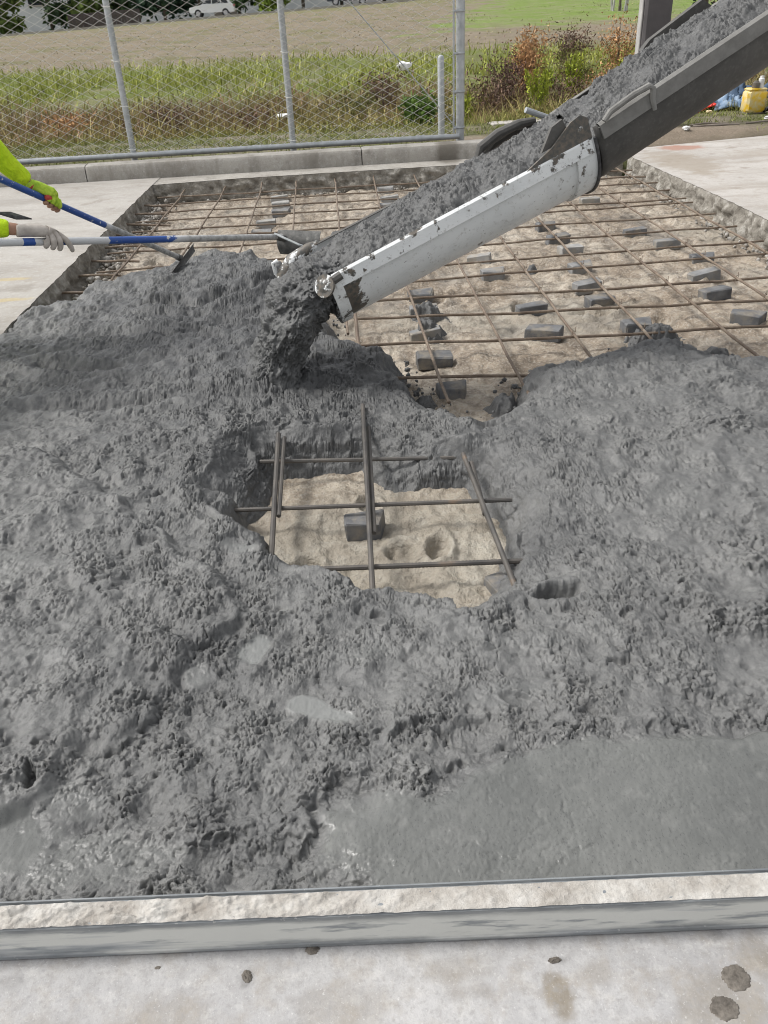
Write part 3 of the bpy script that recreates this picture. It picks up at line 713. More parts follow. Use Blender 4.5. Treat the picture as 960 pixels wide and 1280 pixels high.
for i, (ax, ay, bx, by) in enumerate(LB):
    lift = .04 if ay > 9.5 and ax < 1 else 0
    bar('rebar', [(ax, ay, zt+lift), (ax+(bx-ax)*.15, ay+(by-ay)*.15, zt), (ax+(bx-ax)*.6, ay+(by-ay)*.6, zt), (bx, by, zt)], seed=i)
TB = [(9.17, 9.25), (8.80, 8.86), (8.42, 8.50), (8.03, 8.14), (7.63, 7.72), (7.25, 7.56), (6.9, 7.06), (6.36, 6.62), (5.88, 6.13), (5.52, 5.80)]
for i, (ya, yb_) in enumerate(TB):
    bar('rebar', [(-1.92+.05*(i % 3), ya-.02, zb), (.6, ya*.5+yb_*.5-.03, zb), (3.06, yb_, zb)], .0075, seed=50+i)
for i, (xa_, ya, xb, yb_) in enumerate([(-.2, 5.2, 3.08, 5.24), (.01, 4.87, 3.08, 4.78), (.02, 4.40, 3.08, 4.36), (.18, 3.92, 1.3, 3.86)]):
    bar('rebar', [(xa_, ya, zb+.01), ((xa_+xb)/2, (ya+yb_)/2-.02, zb), (xb, yb_, zb)], .0085, seed=80+i)
for i in range(9):                                     # short dowels in the left slab's broken side
    yy = 5.35+i*.42; bar('dowel', [(-1.97, yy, -.09), (-1.55+rnd.uniform(-.12, .05), yy+rnd.uniform(-.05, .03), -.10-.02*rnd.random())], .0095, seed=120+i)
bar('rebar', [(.015, 4.88, -.02), (.03, 4.33, -.12)], .010, seed=130)
# bars crossing the small opening
ribbed('rebar', (-.345, 3.24, -.045), (-.325, 2.33, -.085), .0098)
ribbed('rebar', (-.320, 3.22, -.055), (-.314, 2.62, -.08), .0085)
ribbed('rebar', (.022, 3.42, -.015), (.008, 2.05, -.085), .0092)
ribbed('rebar', (.040, 3.30, -.05), (.028, 2.46, -.078), .0085)
ribbed('rebar', (.41, 2.98, -.06), (.455, 2.08, -.075), .0092)
ribbed('rebar', (.435, 2.92, -.07), (.432, 2.55, -.085), .0095)
ribbed('rebar', (-.42, 3.10, -.10), (.55, 3.02, -.105), .0085)
ribbed('rebar', (-.60, 2.715, -.095), (.55, 2.655, -.095), .0085)
ribbed('rebar', (-.16, 2.295, -.10), (.58, 2.262, -.10), .0090)
# tie wires at the crossings
tm = None
for i in range(60):
    k = rnd.randrange(9, 14); j = rnd.randrange(0, 14)
    ax, ay, bx, by = LB[k]
    if j < 10: ya = (TB[j][0]+TB[j][1])/2+.05*0
    else: ya = [5.22, 4.82, 4.38, 3.9][j-10]
    t = (ya-ay)/(by-ay); px = ax+(bx-ax)*t
    if not (0 < t < .97): continue
    if j < 10: ya = TB[j][0]+(TB[j][1]-TB[j][0])*(px+1.92)/4.98
    b_ = MB().tube([(px-.016, ya-.016, -.118), (px-.004, ya-.004, -.074), (px+.016, ya+.016, -.09), (px+.02, ya+.03, -.065)], .0022, 5)
    if tm is None: o = b_.build('tie_wire', M['rebar'], mat_root)
    else: o = b_.build('tie_wire', M['rebar'], mat_root)
    tm = o

# ------------------------------------------------------------------ paver blocks holding the bars up
def block_mesh(seed):
    rr = random.Random(seed); mb = MB(); mb.box((0, 0, 0), (.19, .105, .085), b=.006)
    V = []
    for p in mb.v:
        v = Vector(p)+Vector((rr.uniform(-.004, .004), rr.uniform(-.004, .004), rr.uniform(-.003, .003)))
        if seed % 3 == 1 and v.x > .07 and v.y < 0: v.x -= .03; v.z -= .018
        if seed % 3 == 2 and v.x < -.06: v.z -= .020; v.y *= .85
        V.append(v)
    me = bpy.data.meshes.new('concrete_block'); me.from_pydata([tuple(v) for v in V], [], mb.f); me.update(); return me
BM = [block_mesh(s) for s in range(6)]
BL = [  # x, y, turn, size, tone, label
 (2.29, 8.10, .1, 1, 'pale', 'pale block lying just beyond the white chute\'s joint ring'),
 (1.69, 7.20, .1, 1, 'dark', 'farthest dark block of the long row leading away right of the chute'),
 (1.69, 6.80, .15, 1, 'dark', 'dark block, second in the long row beside the white chute'),
 (1.69, 6.40, .2, 1, 'pale', 'light grey block, third in the long row beside the white chute'),
 (1.655, 5.92, .15, 1, 'grey', 'mid grey block, fourth in the long row, under a rusty bar'),
 (1.58, 5.49, .2, 1, 'grey', 'mottled grey block, fifth in the long row, next before the last pair'),
 (1.565, 5.13, .3, 1, 'dark', 'small dark block with a chipped end, sixth in the long row'),
 (1.66, 4.64, .1, 1.05, 'dark', 'dark block half buried where the wet concrete edge reaches the long row'),
 (2.33, 6.86, .0, 1, 'dark', 'dark upright block alone in the middle of the far right bars'),
 (2.44, 6.42, -.05, 1.05, 'grey', 'flat grey block alone between two long bars far right'),
 (2.55, 5.96, -.1, 1, 'dark', 'dark block at the back of the right hand stack of four'),
 (2.40, 5.57, .1, 1.1, 'grey', 'big grey block second from the back at the far right'),
 (2.31, 5.15, .25, 1.05, 'dark', 'rounded dark block with a broken corner at the far right'),
 (2.32, 4.67, -.5, 1.1, 'dark', 'dark block turned askew nearest the right slab and the wet concrete'),
 (1.12, 5.08, .15, 1.05, 'dark', 'dark wedge shaped block on open sand below the chute'),
 (1.10, 4.62, -.45, 1.15, 'dark', 'large dark block turned cornerwise just before the poured edge'),
 (1.02, 5.89, .05, 1, 'grey', 'grey oblong block under the belly of the white chute'),
 (.98, 6.32, -.3, 1, 'pale', 'pale block peeping out right beneath the white chute'),
 (.43, 4.30, .05, 1.1, 'dark', 'dark block before the small notch of sand by the chute mouth'),
 (.48, 3.87, .1, .9, 'dark', 'flat dark block at the notch\'s tip, half under wet concrete'),
 (.42, 4.73, .1, 1, 'grey', 'block splashed with wet concrete under the leaning bar'),
 (.45, 5.14, .0, 1, 'grey', 'block smothered in spilled concrete close under the chute'),
 (.47, 5.47, .05, 1, 'dark', 'dark block tucked tight below the chute\'s white side'),
 (-.67, 9.10, .1, 1, 'pale', 'pale block farthest back, before the wet kerb wall on the left'),
 (-.635, 8.73, .1, 1, 'pale', 'pale block middle of three in front of the kerb wall'),
 (-.61, 8.38, .1, 1.05, 'grey', 'pale grey block nearest of three in front of the kerb wall'),
 (-.73, 7.96, .0, 1, 'pale', 'pale block alone above the rake head, left of the group of three'),
 (-.74, 7.52, .0, 1, 'grey', 'grey block just showing over the concrete pile behind the white pole'),
 (.44, 9.20, .05, 1, 'pale', 'pale block farthest of three beside the dark far rim of the chute'),
 (.45, 8.76, .05, 1, 'pale', 'pale block middle of three beside the dark far rim of the chute'),
 (.41, 8.34, .05, 1, 'grey', 'block nearest of three beside the dark far rim of the chute'),
 (.0, 2.66, .05, .88, 'dark', 'dark block under the middle bars of the small opening'),
 (.44, 2.20, -1.2, .85, 'dark', 'dark block at the near right corner of the small opening'),
]
for i, (bx, by, rz, sc, tone, lab) in enumerate(BL):
    me = BM[i % 6].copy(); me.materials.append(M['block_'+tone])
    o = bpy.data.objects.new('concrete_block', me); COL.objects.link(o)
    o.location = (bx, by, -.168); o.rotation_euler = (rnd.uniform(-.06, .06), rnd.uniform(-.06, .06), rz); o.scale = (sc*.93, sc*.93, .84)
    tag(o, lab, 'block', 'paver blocks propping up the rebar')

# ------------------------------------------------------------------ rubble and splashes
def clods(name, pts, mat, label=None, cat=None, kind='stuff', seed=0, parent=None):
    """many small rough lumps (x, y, z, r) joined"""
    rs = np.random.default_rng(seed)
    ico = bpy.data.meshes.new('t'); import bmesh
    bm = bmesh.new(); bmesh.ops.create_icosphere(bm, subdivisions=1, radius=1); bm.to_mesh(ico); bm.free()
    iv = np.array([v.co[:] for v in ico.vertices]); fi = np.array([p.vertices[:] for p in ico.polygons]); bpy.data.meshes.remove(ico)
    VV = []; FF = []
    for k, (px, py, pz, r) in enumerate(pts):
        s = iv*(1+rs.uniform(-.32, .32, (len(iv), 1)))*rs.uniform(.6, 1.2, 3)*r
        th = rs.uniform(0, 6.28); cth, sth = math.cos(th), math.sin(th)
        s = s @ np.array([[cth, sth, 0], [-sth, cth, 0], [0, 0, 1]])
        VV.append(s+np.array([px, py, pz])); FF.append(fi+k*len(iv))
    V = np.concatenate(VV); F = np.concatenate(FF)
    o = link(name, mesh_np(name, V, F, True, None, {'rough': np.ones(len(V)), 'fresh': np.full(len(V), .7)}), mat, parent)
    return tag(o, label, cat, kind=kind)
rr = random.Random(11); pts = []
for k in range(420):
    yy = rr.uniform(5.3, 9.2); pts.append((-1.93+abs(rr.gauss(0, .09)), yy, -.185+rr.random()*.05, rr.choice([.008, .012, .02, .03])*rr.uniform(.7, 1.3)))
for k in range(120): pts.append((rr.uniform(-1.8, 2.9), 9.42-abs(rr.gauss(0, .06)), -.19, rr.uniform(.006, .02)))
for k in range(200): pts.append((3.06-abs(rr.gauss(0, .06)), rr.uniform(4.0, 9.4), -.19, rr.uniform(.006, .022)))
clods('rubble', pts, M['rubble'], 'broken chips of old concrete along the cut slab sides', 'rubble', seed=1)
pts = []
edgep = POUR[6:-3]
for k in range(700):
    i = rr.randrange(len(edgep)-1); t = rr.random(); a_, b_ = edgep[i], edgep[i+1]
    px = a_[0]+(b_[0]-a_[0])*t+rr.gauss(0, .05); py = a_[1]+(b_[1]-a_[1])*t+rr.gauss(0.0, .06)
    pts.append((px, py, -.185+.05*rr.random(), rr.choice([.004, .006, .009, .012])*rr.uniform(.7, 1.3)))
HV = []; HF = []; hn = 0
def heap(cx, cy, rx, hgt, asp=1.0):
    global hn
    g_ = np.arange(-rx*1.6, rx*1.6, .0062); GX, GY = np.meshgrid(g_, g_*asp); px = GX.ravel(); py = GY.ravel()
    q = np.sqrt((px/rx)**2+(py/(rx*asp))**2)+.28*perlin(px*13+cx*9, py*13, 401)+.15*perlin(px*40, py*40+cy*7, 402)
    hh = hgt*.75*np.where(q < 1, 1-sstep(.0, 1.0, q), 1-q)+lumps(px+cx*3, py+cy*3, 410)*.9
    z_ = -.205+hh; kk = (hh > -.03) & (q < 1.15)
    k_ = kk.reshape(GX.shape); fm_ = k_[:-1, :-1] & k_[1:, 1:] & k_[:-1, 1:] & k_[1:, :-1]
    V_, F_ = compact(np.stack([px+cx+.006*perlin(px*60, py*60, 403), py+cy+.006*perlin(px*60, py*60, 404), z_], 1), grid_faces(len(g_), len(g_), fm_))
    HV.append(V_); HF.append(F_+hn); hn += len(V_)
for a_ in ((.45, 4.76, .12, .15), (.47, 5.10, .13, .16), (1.32, 5.98, .06, .08), (.70, 3.64, .11, .14), (-.10, 7.25, .13, .12), (-.3, 6.6, .14, .12), (1.68, 4.42, .19, .17), (.32, 3.78, .08, .09), (1.9, 4.1, .14, .12), (.98, 4.05, .12, .09), (2.5, 4.02, .14, .08)): heap(*a_)
Vh = np.concatenate(HV); o = link('concrete_splash', mesh_np('concrete_splash', Vh, np.concatenate(HF), True, None, {'rough': np.ones(len(Vh)), 'fresh': np.full(len(Vh), .7)}), M['wet'])
tag(o, 'splashes of wet concrete dropped on the sand, bars and blocks', 'wet concrete', kind='stuff')
clods('spilled_concrete', pts, M['wet'], 'loose clods of fresh concrete spilled along the pour\'s edge', 'concrete clods', seed=2)

# ------------------------------------------------------------------ screed board on the near slab
bd = empty('screed_board', (0, .95, 0), 'long grey straightedge board crusted with dried cement along the near slab', 'straightedge')
ang = math.atan2(-.05, 1.44); ca, sa = math.cos(ang), math.sin(ang)
def bpt(u, v, zz): return (u*ca-v*sa, .9155+u*sa+v*ca, zz)   # u along the board, v away from the camera
prof = [(.000, .004), (.000, .012), (.0015, .014), (.0015, .080), (.000, .083), (.000, .0925), (.003, .0955), (.050, .0955), (.0515, .1005), (.0545, .1005), (.056, .097), (.056, .006), (.053, .003), (.003, .003)]
us = np.linspace(-2.6, 2.6, 60); V = []
for u in us:
    for (v, zz) in prof: V.append(bpt(u, v, zz))
k = len(prof); F = []
for i in range(len(us)-1):
    for j in range(k):
        q = (j+1) % k; F.append((i*k+j, i*k+q, (i+1)*k+q, (i+1)*k+j))
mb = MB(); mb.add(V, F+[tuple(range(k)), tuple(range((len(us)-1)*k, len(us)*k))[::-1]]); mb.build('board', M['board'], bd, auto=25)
us = np.arange(-1.3, 1.3, .0022); vs = np.linspace(.0012, .0475, 24)
U, Vv = np.meshgrid(us, vs); u = U.ravel(); v = Vv.ravel()
left = sstep(.25, -.55, u+.1*perlin(u*4, u*0, 7))
zz = .0965+.0015*perlin(u*30, v*60, 1)+(.0030+.0075*left)*np.clip(fbm(u*22, v*38, 2, 5)+.25, 0, 2)*np.minimum(1, np.minimum((v-.0005)/.006, (.0485-v)/.004))
zz += .0016*(1-2*np.abs(perlin(u*60, v*80, 3)))*(.3+.7*left)
vv = v+.0010*fbm(u*25, u*0, 4, 3)*(v < .006)
P = np.stack([u*ca-vv*sa, .9155+u*sa+vv*ca, zz], 1)
link('cement_crust', mesh_np('cement_crust', P, grid_faces(len(vs), len(us)), True), M['crust'], bd)

# mud and drips on the near slab
def splat(name, cx, cy, rx, ry, h, label, seed, cracks=0, rot=0, mat='mud'):
    n = 26; V = []; F = []; g = np.linspace(-1.25, 1.25, n)
    GX, GY = np.meshgrid(g, g); q = np.sqrt(GX**2+GY**2); th = np.arctan2(GY, GX)
    edge = 1+.16*perlin(th*1.3+seed, th*0+seed, seed)+.1*perlin(GX*3+seed, GY*3, seed+1)
    f = np.clip(1-(q/edge)**3, 0, 1)
    z = h*f*(1+.5*fbm(GX*3+seed, GY*3, seed+3, 3))
    if cracks: z -= h*1.3*np.exp(-((np.abs(np.sin(th*cracks/2+seed))*q)/.10)**2)*(q < .85)*(q > .1)
    z = np.where(f <= 0, -.004, np.maximum(z, .0012))
    c, s = math.cos(rot), math.sin(rot)
    x = cx+GX*rx*c-GY*ry*s; y = cy+GX*rx*s+GY*ry*c
    m = (f > 0); fm = m[:-1, :-1] | m[1:, 1:] | m[:-1, 1:] | m[1:, :-1]
    V, F = compact(np.stack([x.ravel(), y.ravel(), z.ravel()], 1), grid_faces(n, n, fm))
    tag(link(name, mesh_np(name, V, F, True), M[mat]), label, 'mud')
splat('mud_clod', .603, .806, .026, .024, .0026, 'round cracked lump of dried mud nearer the board on the near slab', 3, 5)
splat('mud_clod', .562, .756, .026, .021, .0026, 'flat star cracked lump of dried mud nearest the bottom edge', 8, 6)
splat('mud_spot', -.268, .876, .009, .013, .004, 'small dark fleck of mud left of centre on the near slab', 5, 0, .3)
splat('mud_spot', -.150, .918, .014, .011, .003, 'dark drip of wet mud touching the foot of the board', 12, 0, .1)
splat('mud_spot', -.435, .905, .006, .003, .002, 'tiny dark fleck far left on the near slab', 15, 0, .1)
splat('mud_spot', .292, .862, .013, .006, .003, 'flattened dark fleck in the middle right of the near slab', 18, 0, .1)

# ------------------------------------------------------------------ kerb
kr = empty('kerb', (.5, 9.84, 0), kind='structure')
kx = [-20.6, -17.6, -14.65, -11.7, -8.73, -5.74, -2.75, .22, 2.95]
ka = math.atan(.045)
for a_, b_ in zip(kx[:-1], kx[1:]):
    n = 40; V = []; pf = [(0, -.12), (.004, .02), (.010, .125), (.028, .150), (.06, .158), (.20, .160), (.22, .15), (.225, -.12)]
    for i in range(n+1):
        t = i/n; e = .006 if i in (0, n) else 0
        xx = a_+.005+(b_-a_-.01)*t
        for (v, zz) in pf:
            w_ = .003*math.sin(xx*3.1+zz*7)
            V.append((xx-v*math.sin(ka), kerb_y(xx)+v+e*(1 if v < .1 else -1)+w_, zz-e*.6))
    k = len(pf); F = [(i*k+j, i*k+j+1, (i+1)*k+j+1, (i+1)*k+j) for i in range(n) for j in range(k-1)]
    F += [tuple(range(k))[::-1], tuple(range(n*k, (n+1)*k))]
    F = [f[::-1] for f in F]
    MB().add(V, F).build('kerb_section', M['kerb_concrete'], kr)

# ------------------------------------------------------------------ chain link fence
fy = lambda x: 10.385+.03*x
fe = empty('chain_link_fence', (1.38, fy(1.38), .1), 'galvanised chain link fence standing behind the kerb', 'fence')
PX = [-11.7, -9.85, -8.0, -6.15, -4.25, -2.35, -.545]
for i, px in enumerate(PX):
    po = MB().tube([(px, fy(px)+.03, -.3), (px, fy(px)+.03, 2.42)], .035, 14).build('line_post', M['galv'], fe)
    cb = MB()
    cb.tube([(px, fy(px)+.03, 2.42), (px, fy(px)+.03, 2.47)], [.039, .02], 12); cb.build('post_cap', M['galv'], po)
    for zt_ in (.22, .66, 1.1, 1.6, 2.1):
        tb = MB().tube([(px-.045, fy(px)-.012, zt_+.01), (px-.02, fy(px)-.022, zt_), (px+.02, fy(px)-.022, zt_-.004), (px+.045, fy(px)-.01, zt_)], .004, 5)
        tb.build('tie_wire', M['wire'], po)
ep = MB().tube([(1.38, fy(1.38)+.03, -.3), (1.38, fy(1.38)+.03, 2.45)], .048, 16).build('end_post', M['galv'], fe)
MB().tube([(1.30, fy(1.30)-.015, .2), (1.30, fy(1.30)-.015, 2.32)], .011, 8).build('tension_bar', M['galv'], ep)
for zt_ in (.25, .62, 1.0, 1.4, 1.8, 2.2):
    n = 16; V = []; F = []
    ring = [(1.38+.052*math.cos(t), fy(1.38)+.03+.052*math.sin(t)) for t in np.linspace(-2.2, 2.6, n)]
    ring = [(1.30, fy(1.3)-.03)]+ring+[(1.30, fy(1.3)+.0)]
    for (a_, b_) in ring: V += [(a_, b_, zt_-.012), (a_, b_, zt_+.012)]
    F = [(2*i, 2*i+2, 2*i+3, 2*i+1) for i in range(len(ring)-1)]
    o = MB().add(V, F).build('tension_band', M['galv'], ep); sm_ = o.modifiers.new('s', 'SOLIDIFY'); sm_.thickness = .004
def rail(name, x0, x1, zz, dy, r):
    n = 12
    return MB().tube([(x0+(x1-x0)*i/n, fy(x0+(x1-x0)*i/n)+dy, zz) for i in range(n+1)], r, 12).build(name, M['galv'], fe)
rl = rail('bottom_rail', -11.7, 1.36, .165, -.045, .030); rail('top_rail', -11.7, 1.36, 2.40, 0.03, .026)
for i, px in enumerate([-4.0, -.95, .9, -7.2]):
    MB().tube([(px-.05, fy(px)-.045, .165), (px+.05, fy(px)-.045, .165)], .034, 12).build('rail_sleeve', M['galv'], rl)
# truss rod from the foot of the end post
MB().tube([(1.36, fy(1.36)+.01, .22), (-.50, fy(-.5)+.03, 2.30)], .006, 6).build('truss_rod', M['galv'], fe)
# woven wires
V = []; F = []; pitch = .084; wr = .0047; nw = int((1.30+11.7)/pitch)
zz0, zz1 = .175, 2.42; nz = int((zz1-zz0)/(pitch*.5))
for i in range(nw+1):
    xc = 1.30-i*pitch
    for s_ in (0, 1):
        pts = []
    base = len(V)
    for j in range(nz+1):
        sgn = 1 if (j+i) % 2 == 0 else -1
        # each wire swings half a diamond to either side and hooks round its neighbour
        xx = xc+(pitch*.5)*sgn+.004*math.sin(i*12.9+j*3.1); zz = zz0+j*pitch*.5+.003*math.sin(i*7.7)
        yy = fy(xx)-.012+(.004 if j % 2 == 0 else -.004)+.012*math.sin(xx*2.1)*math.sin(zz*1.7)
        for th in (0, 2.094, 4.189):
            V.append((xx+wr*math.cos(th), yy+wr*math.sin(th), zz))
    for j in range(nz):
        for q in range(3):
            F.append((base+j*3+q, base+j*3+(q+1) % 3, base+(j+1)*3+(q+1) % 3, base+(j+1)*3+q))
V = np.array(V); F = np.array(F)
o = link('woven_wire', mesh_np('woven_wire', V, F, True), M['wire'], fe); tag(o, kind='stuff')

sp = MB().tube([(1.285, 11.55, -.3), (1.285, 11.55, .90), (1.285, 11.55, .925), (1.285, 11.55, .94)], [.042, .042, .034, .012], 14)
tag(sp.build('steel_post', M['galv']), 'short dome capped galvanised post behind the fence\'s end', 'post')

# ------------------------------------------------------------------ concrete chute
ch = empty('concrete_chute', (-.149, 3.879, .497), 'two section concrete mixer chute, lower part chipped white, upper part caked dark', 'chute')
def frm(az, sl):
    d = Vector((math.cos(az)*math.cos(sl), math.sin(az)*math.cos(sl), math.sin(sl)))
    lat = Vector((-math.sin(az), math.cos(az), 0)); up_ = d.cross(lat)
    if up_.z < 0: up_ = -up_
    return d, lat, up_
A0 = Vector((-.149, 3.879, .497)); dA, lA, uA = frm(.248, .359); RA, LA = .246, 1.30
B0 = Vector((1.083, 4.156, 1.018))-Vector((0, 0, .0)); dB, lB, uB = frm(.236, .465); RB, LB_ = .224, 2.3
def sect(O, d, l, u_, R_, s, th, k=.14):
    """point on the trough: th 0 = near rim, pi = far rim"""
    return O+d*s-l*(R_*math.cos(th))-u_*(R_*math.sin(th)+ (k*R_ if 0.02 < th < math.pi-.02 else k*R_*math.sin(min(1, max(0, math.sin(th)*6))*math.pi/2)))
def shell(O, d, l, u_, R_, L_, name, mat, parent, thick=.007, k=.14, chipf=None, ns=60):
    nth = 40; V = []; chip = []
    ths = [0]+list(np.linspace(0.0001, math.pi-.0001, nth))+[math.pi]
    for inner in (0, 1):
        rr_ = R_-thick*inner
        for i in range(ns+1):
            s = L_*i/ns
            for j, th in enumerate(ths):
                kk = 0 if j in (0, len(ths)-1) else k*R_
                p = O+d*s-l*(rr_*math.cos(th))-u_*(rr_*math.sin(th)+kk)
                V.append(p[:]); chip.append(chipf(s/L_, th) if chipf else 0)
    nt_ = len(ths); F = []
    n1 = (ns+1)*nt_
    for i in range(ns):
        for j in range(nt_-1):
            a_ = i*nt_+j; F.append((a_, a_+nt_, a_+nt_+1, a_+1)); b_ = n1+a_; F.append((b_, b_+1, b_+nt_+1, b_+nt_))
        for j in (0, nt_-1):
            a_ = i*nt_+j; F.append((a_, n1+a_, n1+a_+nt_, a_+nt_))
    for i in (0, ns):
        for j in range(nt_-1):
            a_ = i*nt_+j; F.append((a_, a_+1, n1+a_+1, n1+a_))
    return link(name, mesh_np(name, V, np.array(F), True, None, {'chip': chip}), mat, parent)
lower = shell(A0, dA, lA, uA, RA, LA, 'lower_trough', M['chute_white'], ch, chipf=lambda s, th: .16+.92*max(0, 1-s/.16)*(1 if th < 1.0 else .3)+.25*max(0, (s-.93)/.07))
upper = shell(B0-dB*.04, dB, lB, uB, RB, LB_, 'upper_trough', M['chute_dark'], ch, k=.30)
def rimbar(O, d, l, u_, R_, s0, s1, side, wd, ht, name, mat, parent, chip=.7, lip=.012):
    """rolled angle along a rim: sloping outer face, narrow top"""
    sg = -1 if side == 'near' else 1
    pf = [(0.0, .004), (.5*wd, .008), (wd, -.002), (wd+lip*.3, -ht), (wd-.006, -ht-.004), (wd-.010, -.012), (.0, -.010)]
    n = 50; V = []; C = []
    for i in range(n+1):
        s = s0+(s1-s0)*i/n
        for (a_, b_) in pf:
            V.append((O+d*s+l*(sg*(R_-.006+a_))+u_*b_)[:]); C.append(chip)
    k = len(pf); F = []
    for i in range(n):
        for j in range(k):
            q = (j+1) % k; F.append((i*k+j, i*k+q, (i+1)*k+q, (i+1)*k+j))
    F = np.array(F)
    o = link(name, mesh_np(name, V, F, False, None, {'chip': C}), mat, parent)
    return o
rimbar(A0, dA, lA, uA, RA, .01, LA, 'near', .022, .058, 'rim', M['chute_white'], lower, .42)
rimbar(A0, dA, lA, uA, RA, .02, LA, 'far', .022, .05, 'rim', M['chute_dark'], lower, .95)
rimbar(B0, dB, lB, uB, RB, -.02, LB_-.05, 'near', .030, .062, 'rim', M['chute_rim'], upper)
rimbar(B0, dB, lB, uB, RB, -.02, LB_-.05, 'far', .030, .055, 'rim', M['chute_rim'], upper)
def hoop(O, d, l, u_, R_, s, wd, thick, name, mat, parent, k=.14, chip=.6, t0=0.0, t1=math.pi, flare=0):
    n = 40; V = []; C = []
    for i in range(n+1):
        th = t0+(t1-t0)*i/n; kk = k*R_*min(1, math.sin(max(0, min(math.pi, th)))*8)
        for (ds, dr) in ((0, 0), (0, thick+flare), (wd, thick), (wd, 0)):
            r_ = R_+dr
            V.append((O+d*(s+ds)-l*(r_*math.cos(th))-u_*(r_*math.sin(th)+kk))[:]); C.append(chip)
    F = [(i*4+j, i*4+(j+1) % 4, (i+1)*4+(j+1) % 4, (i+1)*4+j) for i in range(n) for j in range(4)]
    F += [(0, 1, 2, 3), (n*4+3, n*4+2, n*4+1, n*4)]
    F2 = np.array(F)
    return link(name, mesh_np(name, V, F2, False, None, {'chip': C}), mat, parent)
hoop(A0, dA, lA, uA, RA, -.016, .055, .014, 'end_band', M['chute_white'], lower, chip=.42)
hoop(A0, dA, lA, uA, RA, LA-.085, .10, .012, 'joint_ring', M['chute_white'], lower, chip=.25, flare=0)
hoop(A0, dA, lA, uA, RA, LA+.012, .012, .022, 'joint_gasket', M['black'], lower, chip=1, k=.14)
# lug plates at the discharge end
def disc(c, nrm, r, t, name, mat, parent, holes=True, chip=.75):
    nrm = Vector(nrm).normalized(); a_ = nrm.orthogonal().normalized(); b_ = nrm.cross(a_)
    n = 22; V = []; 
    for s_ in (-t/2, t/2):
        for q in (1.0, .62, .30):
            for i in range(n):
                th = 2*math.pi*i/n; bump = (.006 if q < .5 else 0)*(1 if s_ > 0 else -1)
                V.append((Vector(c)+nrm*(s_+bump)+(a_*math.cos(th)+b_*math.sin(th))*r*q)[:])
    F = []
    for i in range(n):
        j = (i+1) % n
        for q in (0, 1):
            F.append((q*n+j, q*n+i, (q+1)*n+i, (q+1)*n+j)); F.append((3*n+q*n+i, 3*n+q*n+j, 3*n+(q+1)*n+j, 3*n+(q+1)*n+i))
        F.append((i, j, 3*n+j, 3*n+i))
    F += [tuple(range(2*n, 3*n)), tuple(range(6*n-1, 5*n-1, -1))]
    me = bpy.data.meshes.new(name); me.from_pydata(V, [], F); me.update()
    at_ = me.attributes.new('chip', 'FLOAT', 'POINT'); at_.data.foreach_set('value', np.full(len(V), chip, np.float32))
    return link(name, me, mat, parent)
nr0 = A0-lA*(RA+.018); fr0 = A0+lA*(RA+.015)
pl = disc(nr0+dA*-.035+uA*-.02, (-.55, -.75, .35), .050, .012, 'lug_plate', M['chute_white'], lower, True, .80)
MB().tube([nr0+dA*-.03+uA*-.02, nr0+dA*.05+uA*-.01], .02, 8).build('pin', M['chute_dark'], pl)
# hook at the far side
hk = MB(); q0 = fr0+dA*.03-uA*.005
hk.tube([q0+dA*.05, q0, q0-dA*.10-uA*.015, q0-dA*.17-uA*.06-lA*.01, q0-dA*.20-uA*.11-lA*.02, q0-dA*.175-uA*.15-lA*.02], [.020, .030, .040, .042, .034, .018], 12)
hook = hk.build('hook', M['chute_white'], lower); at_ = hook.data.attributes.new('chip', 'FLOAT', 'POINT'); at_.data.foreach_set('value', np.full(len(hook.data.vertices), .80, np.float32))
hk = MB(); hk.tube([q0-dA*.18-uA*.08, q0-dA*.20-uA*.03, q0-dA*.19+uA*.02, q0-dA*.165+uA*.02], .011, 8); o = hk.build('hook_eye', M['chute_white'], hook)
at_ = o.data.attributes.new('chip', 'FLOAT', 'POINT'); at_.data.foreach_set('value', np.full(len(o.data.vertices), .5, np.float32))
# wing plate and handles at the joint
j0 = A0+dA*(LA-.02)
def plate(P, t, nrm, name, mat, parent, chip=.9):
    nrm = Vector(nrm).normalized()*t; n = len(P); V = [tuple(Vector(p)-nrm/2) for p in P]+[tuple(Vector(p)+nrm/2) for p in P]
    F = [tuple(range(n))[::-1], tuple(range(n, 2*n))]+[(i, (i+1) % n, n+(i+1) % n, n+i) for i in range(n)]
    me = bpy.data.meshes.new(name); me.from_pydata(V, [], F); me.update()
    at_ = me.attributes.new('chip', 'FLOAT', 'POINT'); at_.data.foreach_set('value', np.full(len(V), chip, np.float32))
    return link(name, me, mat, parent)
e0 = j0-lA*(RA+.004)
plate([e0-dA*.30+uA*.004, e0-dA*.16+uA*.045, e0-dA*.05+uA*.105, e0+dA*.0+uA*.115, e0+dA*.03+uA*.09, e0+dA*.03-uA*.0], .010, lA, 'wing_plate', M['chute_white'], lower, 1.02)
plate([e0-dA*.205+uA*.04+lA*.02, e0-dA*.13+uA*.12+lA*.02, e0-dA*.075+uA*.13+lA*.02, e0-dA*.06+uA*.05+lA*.02], .018, lA, 'wing_lug', M['chute_dark'], lower, 1)
hb = B0-lB*(RB+.035)
hd = MB().tube([hb+dB*.0+uB*.01, hb+dB*.04+uB*.030, hb+dB*.16+uB*.036, hb+dB*.235+uB*.030, hb+dB*.25+uB*.012, hb+dB*.235-uB*.03, hb+dB*.23-uB*.075], [.012, .014, .014, .014, .013, .011, .010], 9)
hd.build('handle', M['chute_rim'], upper)
fh = A0+lA*(RA+.03)+dA*(LA-.30)
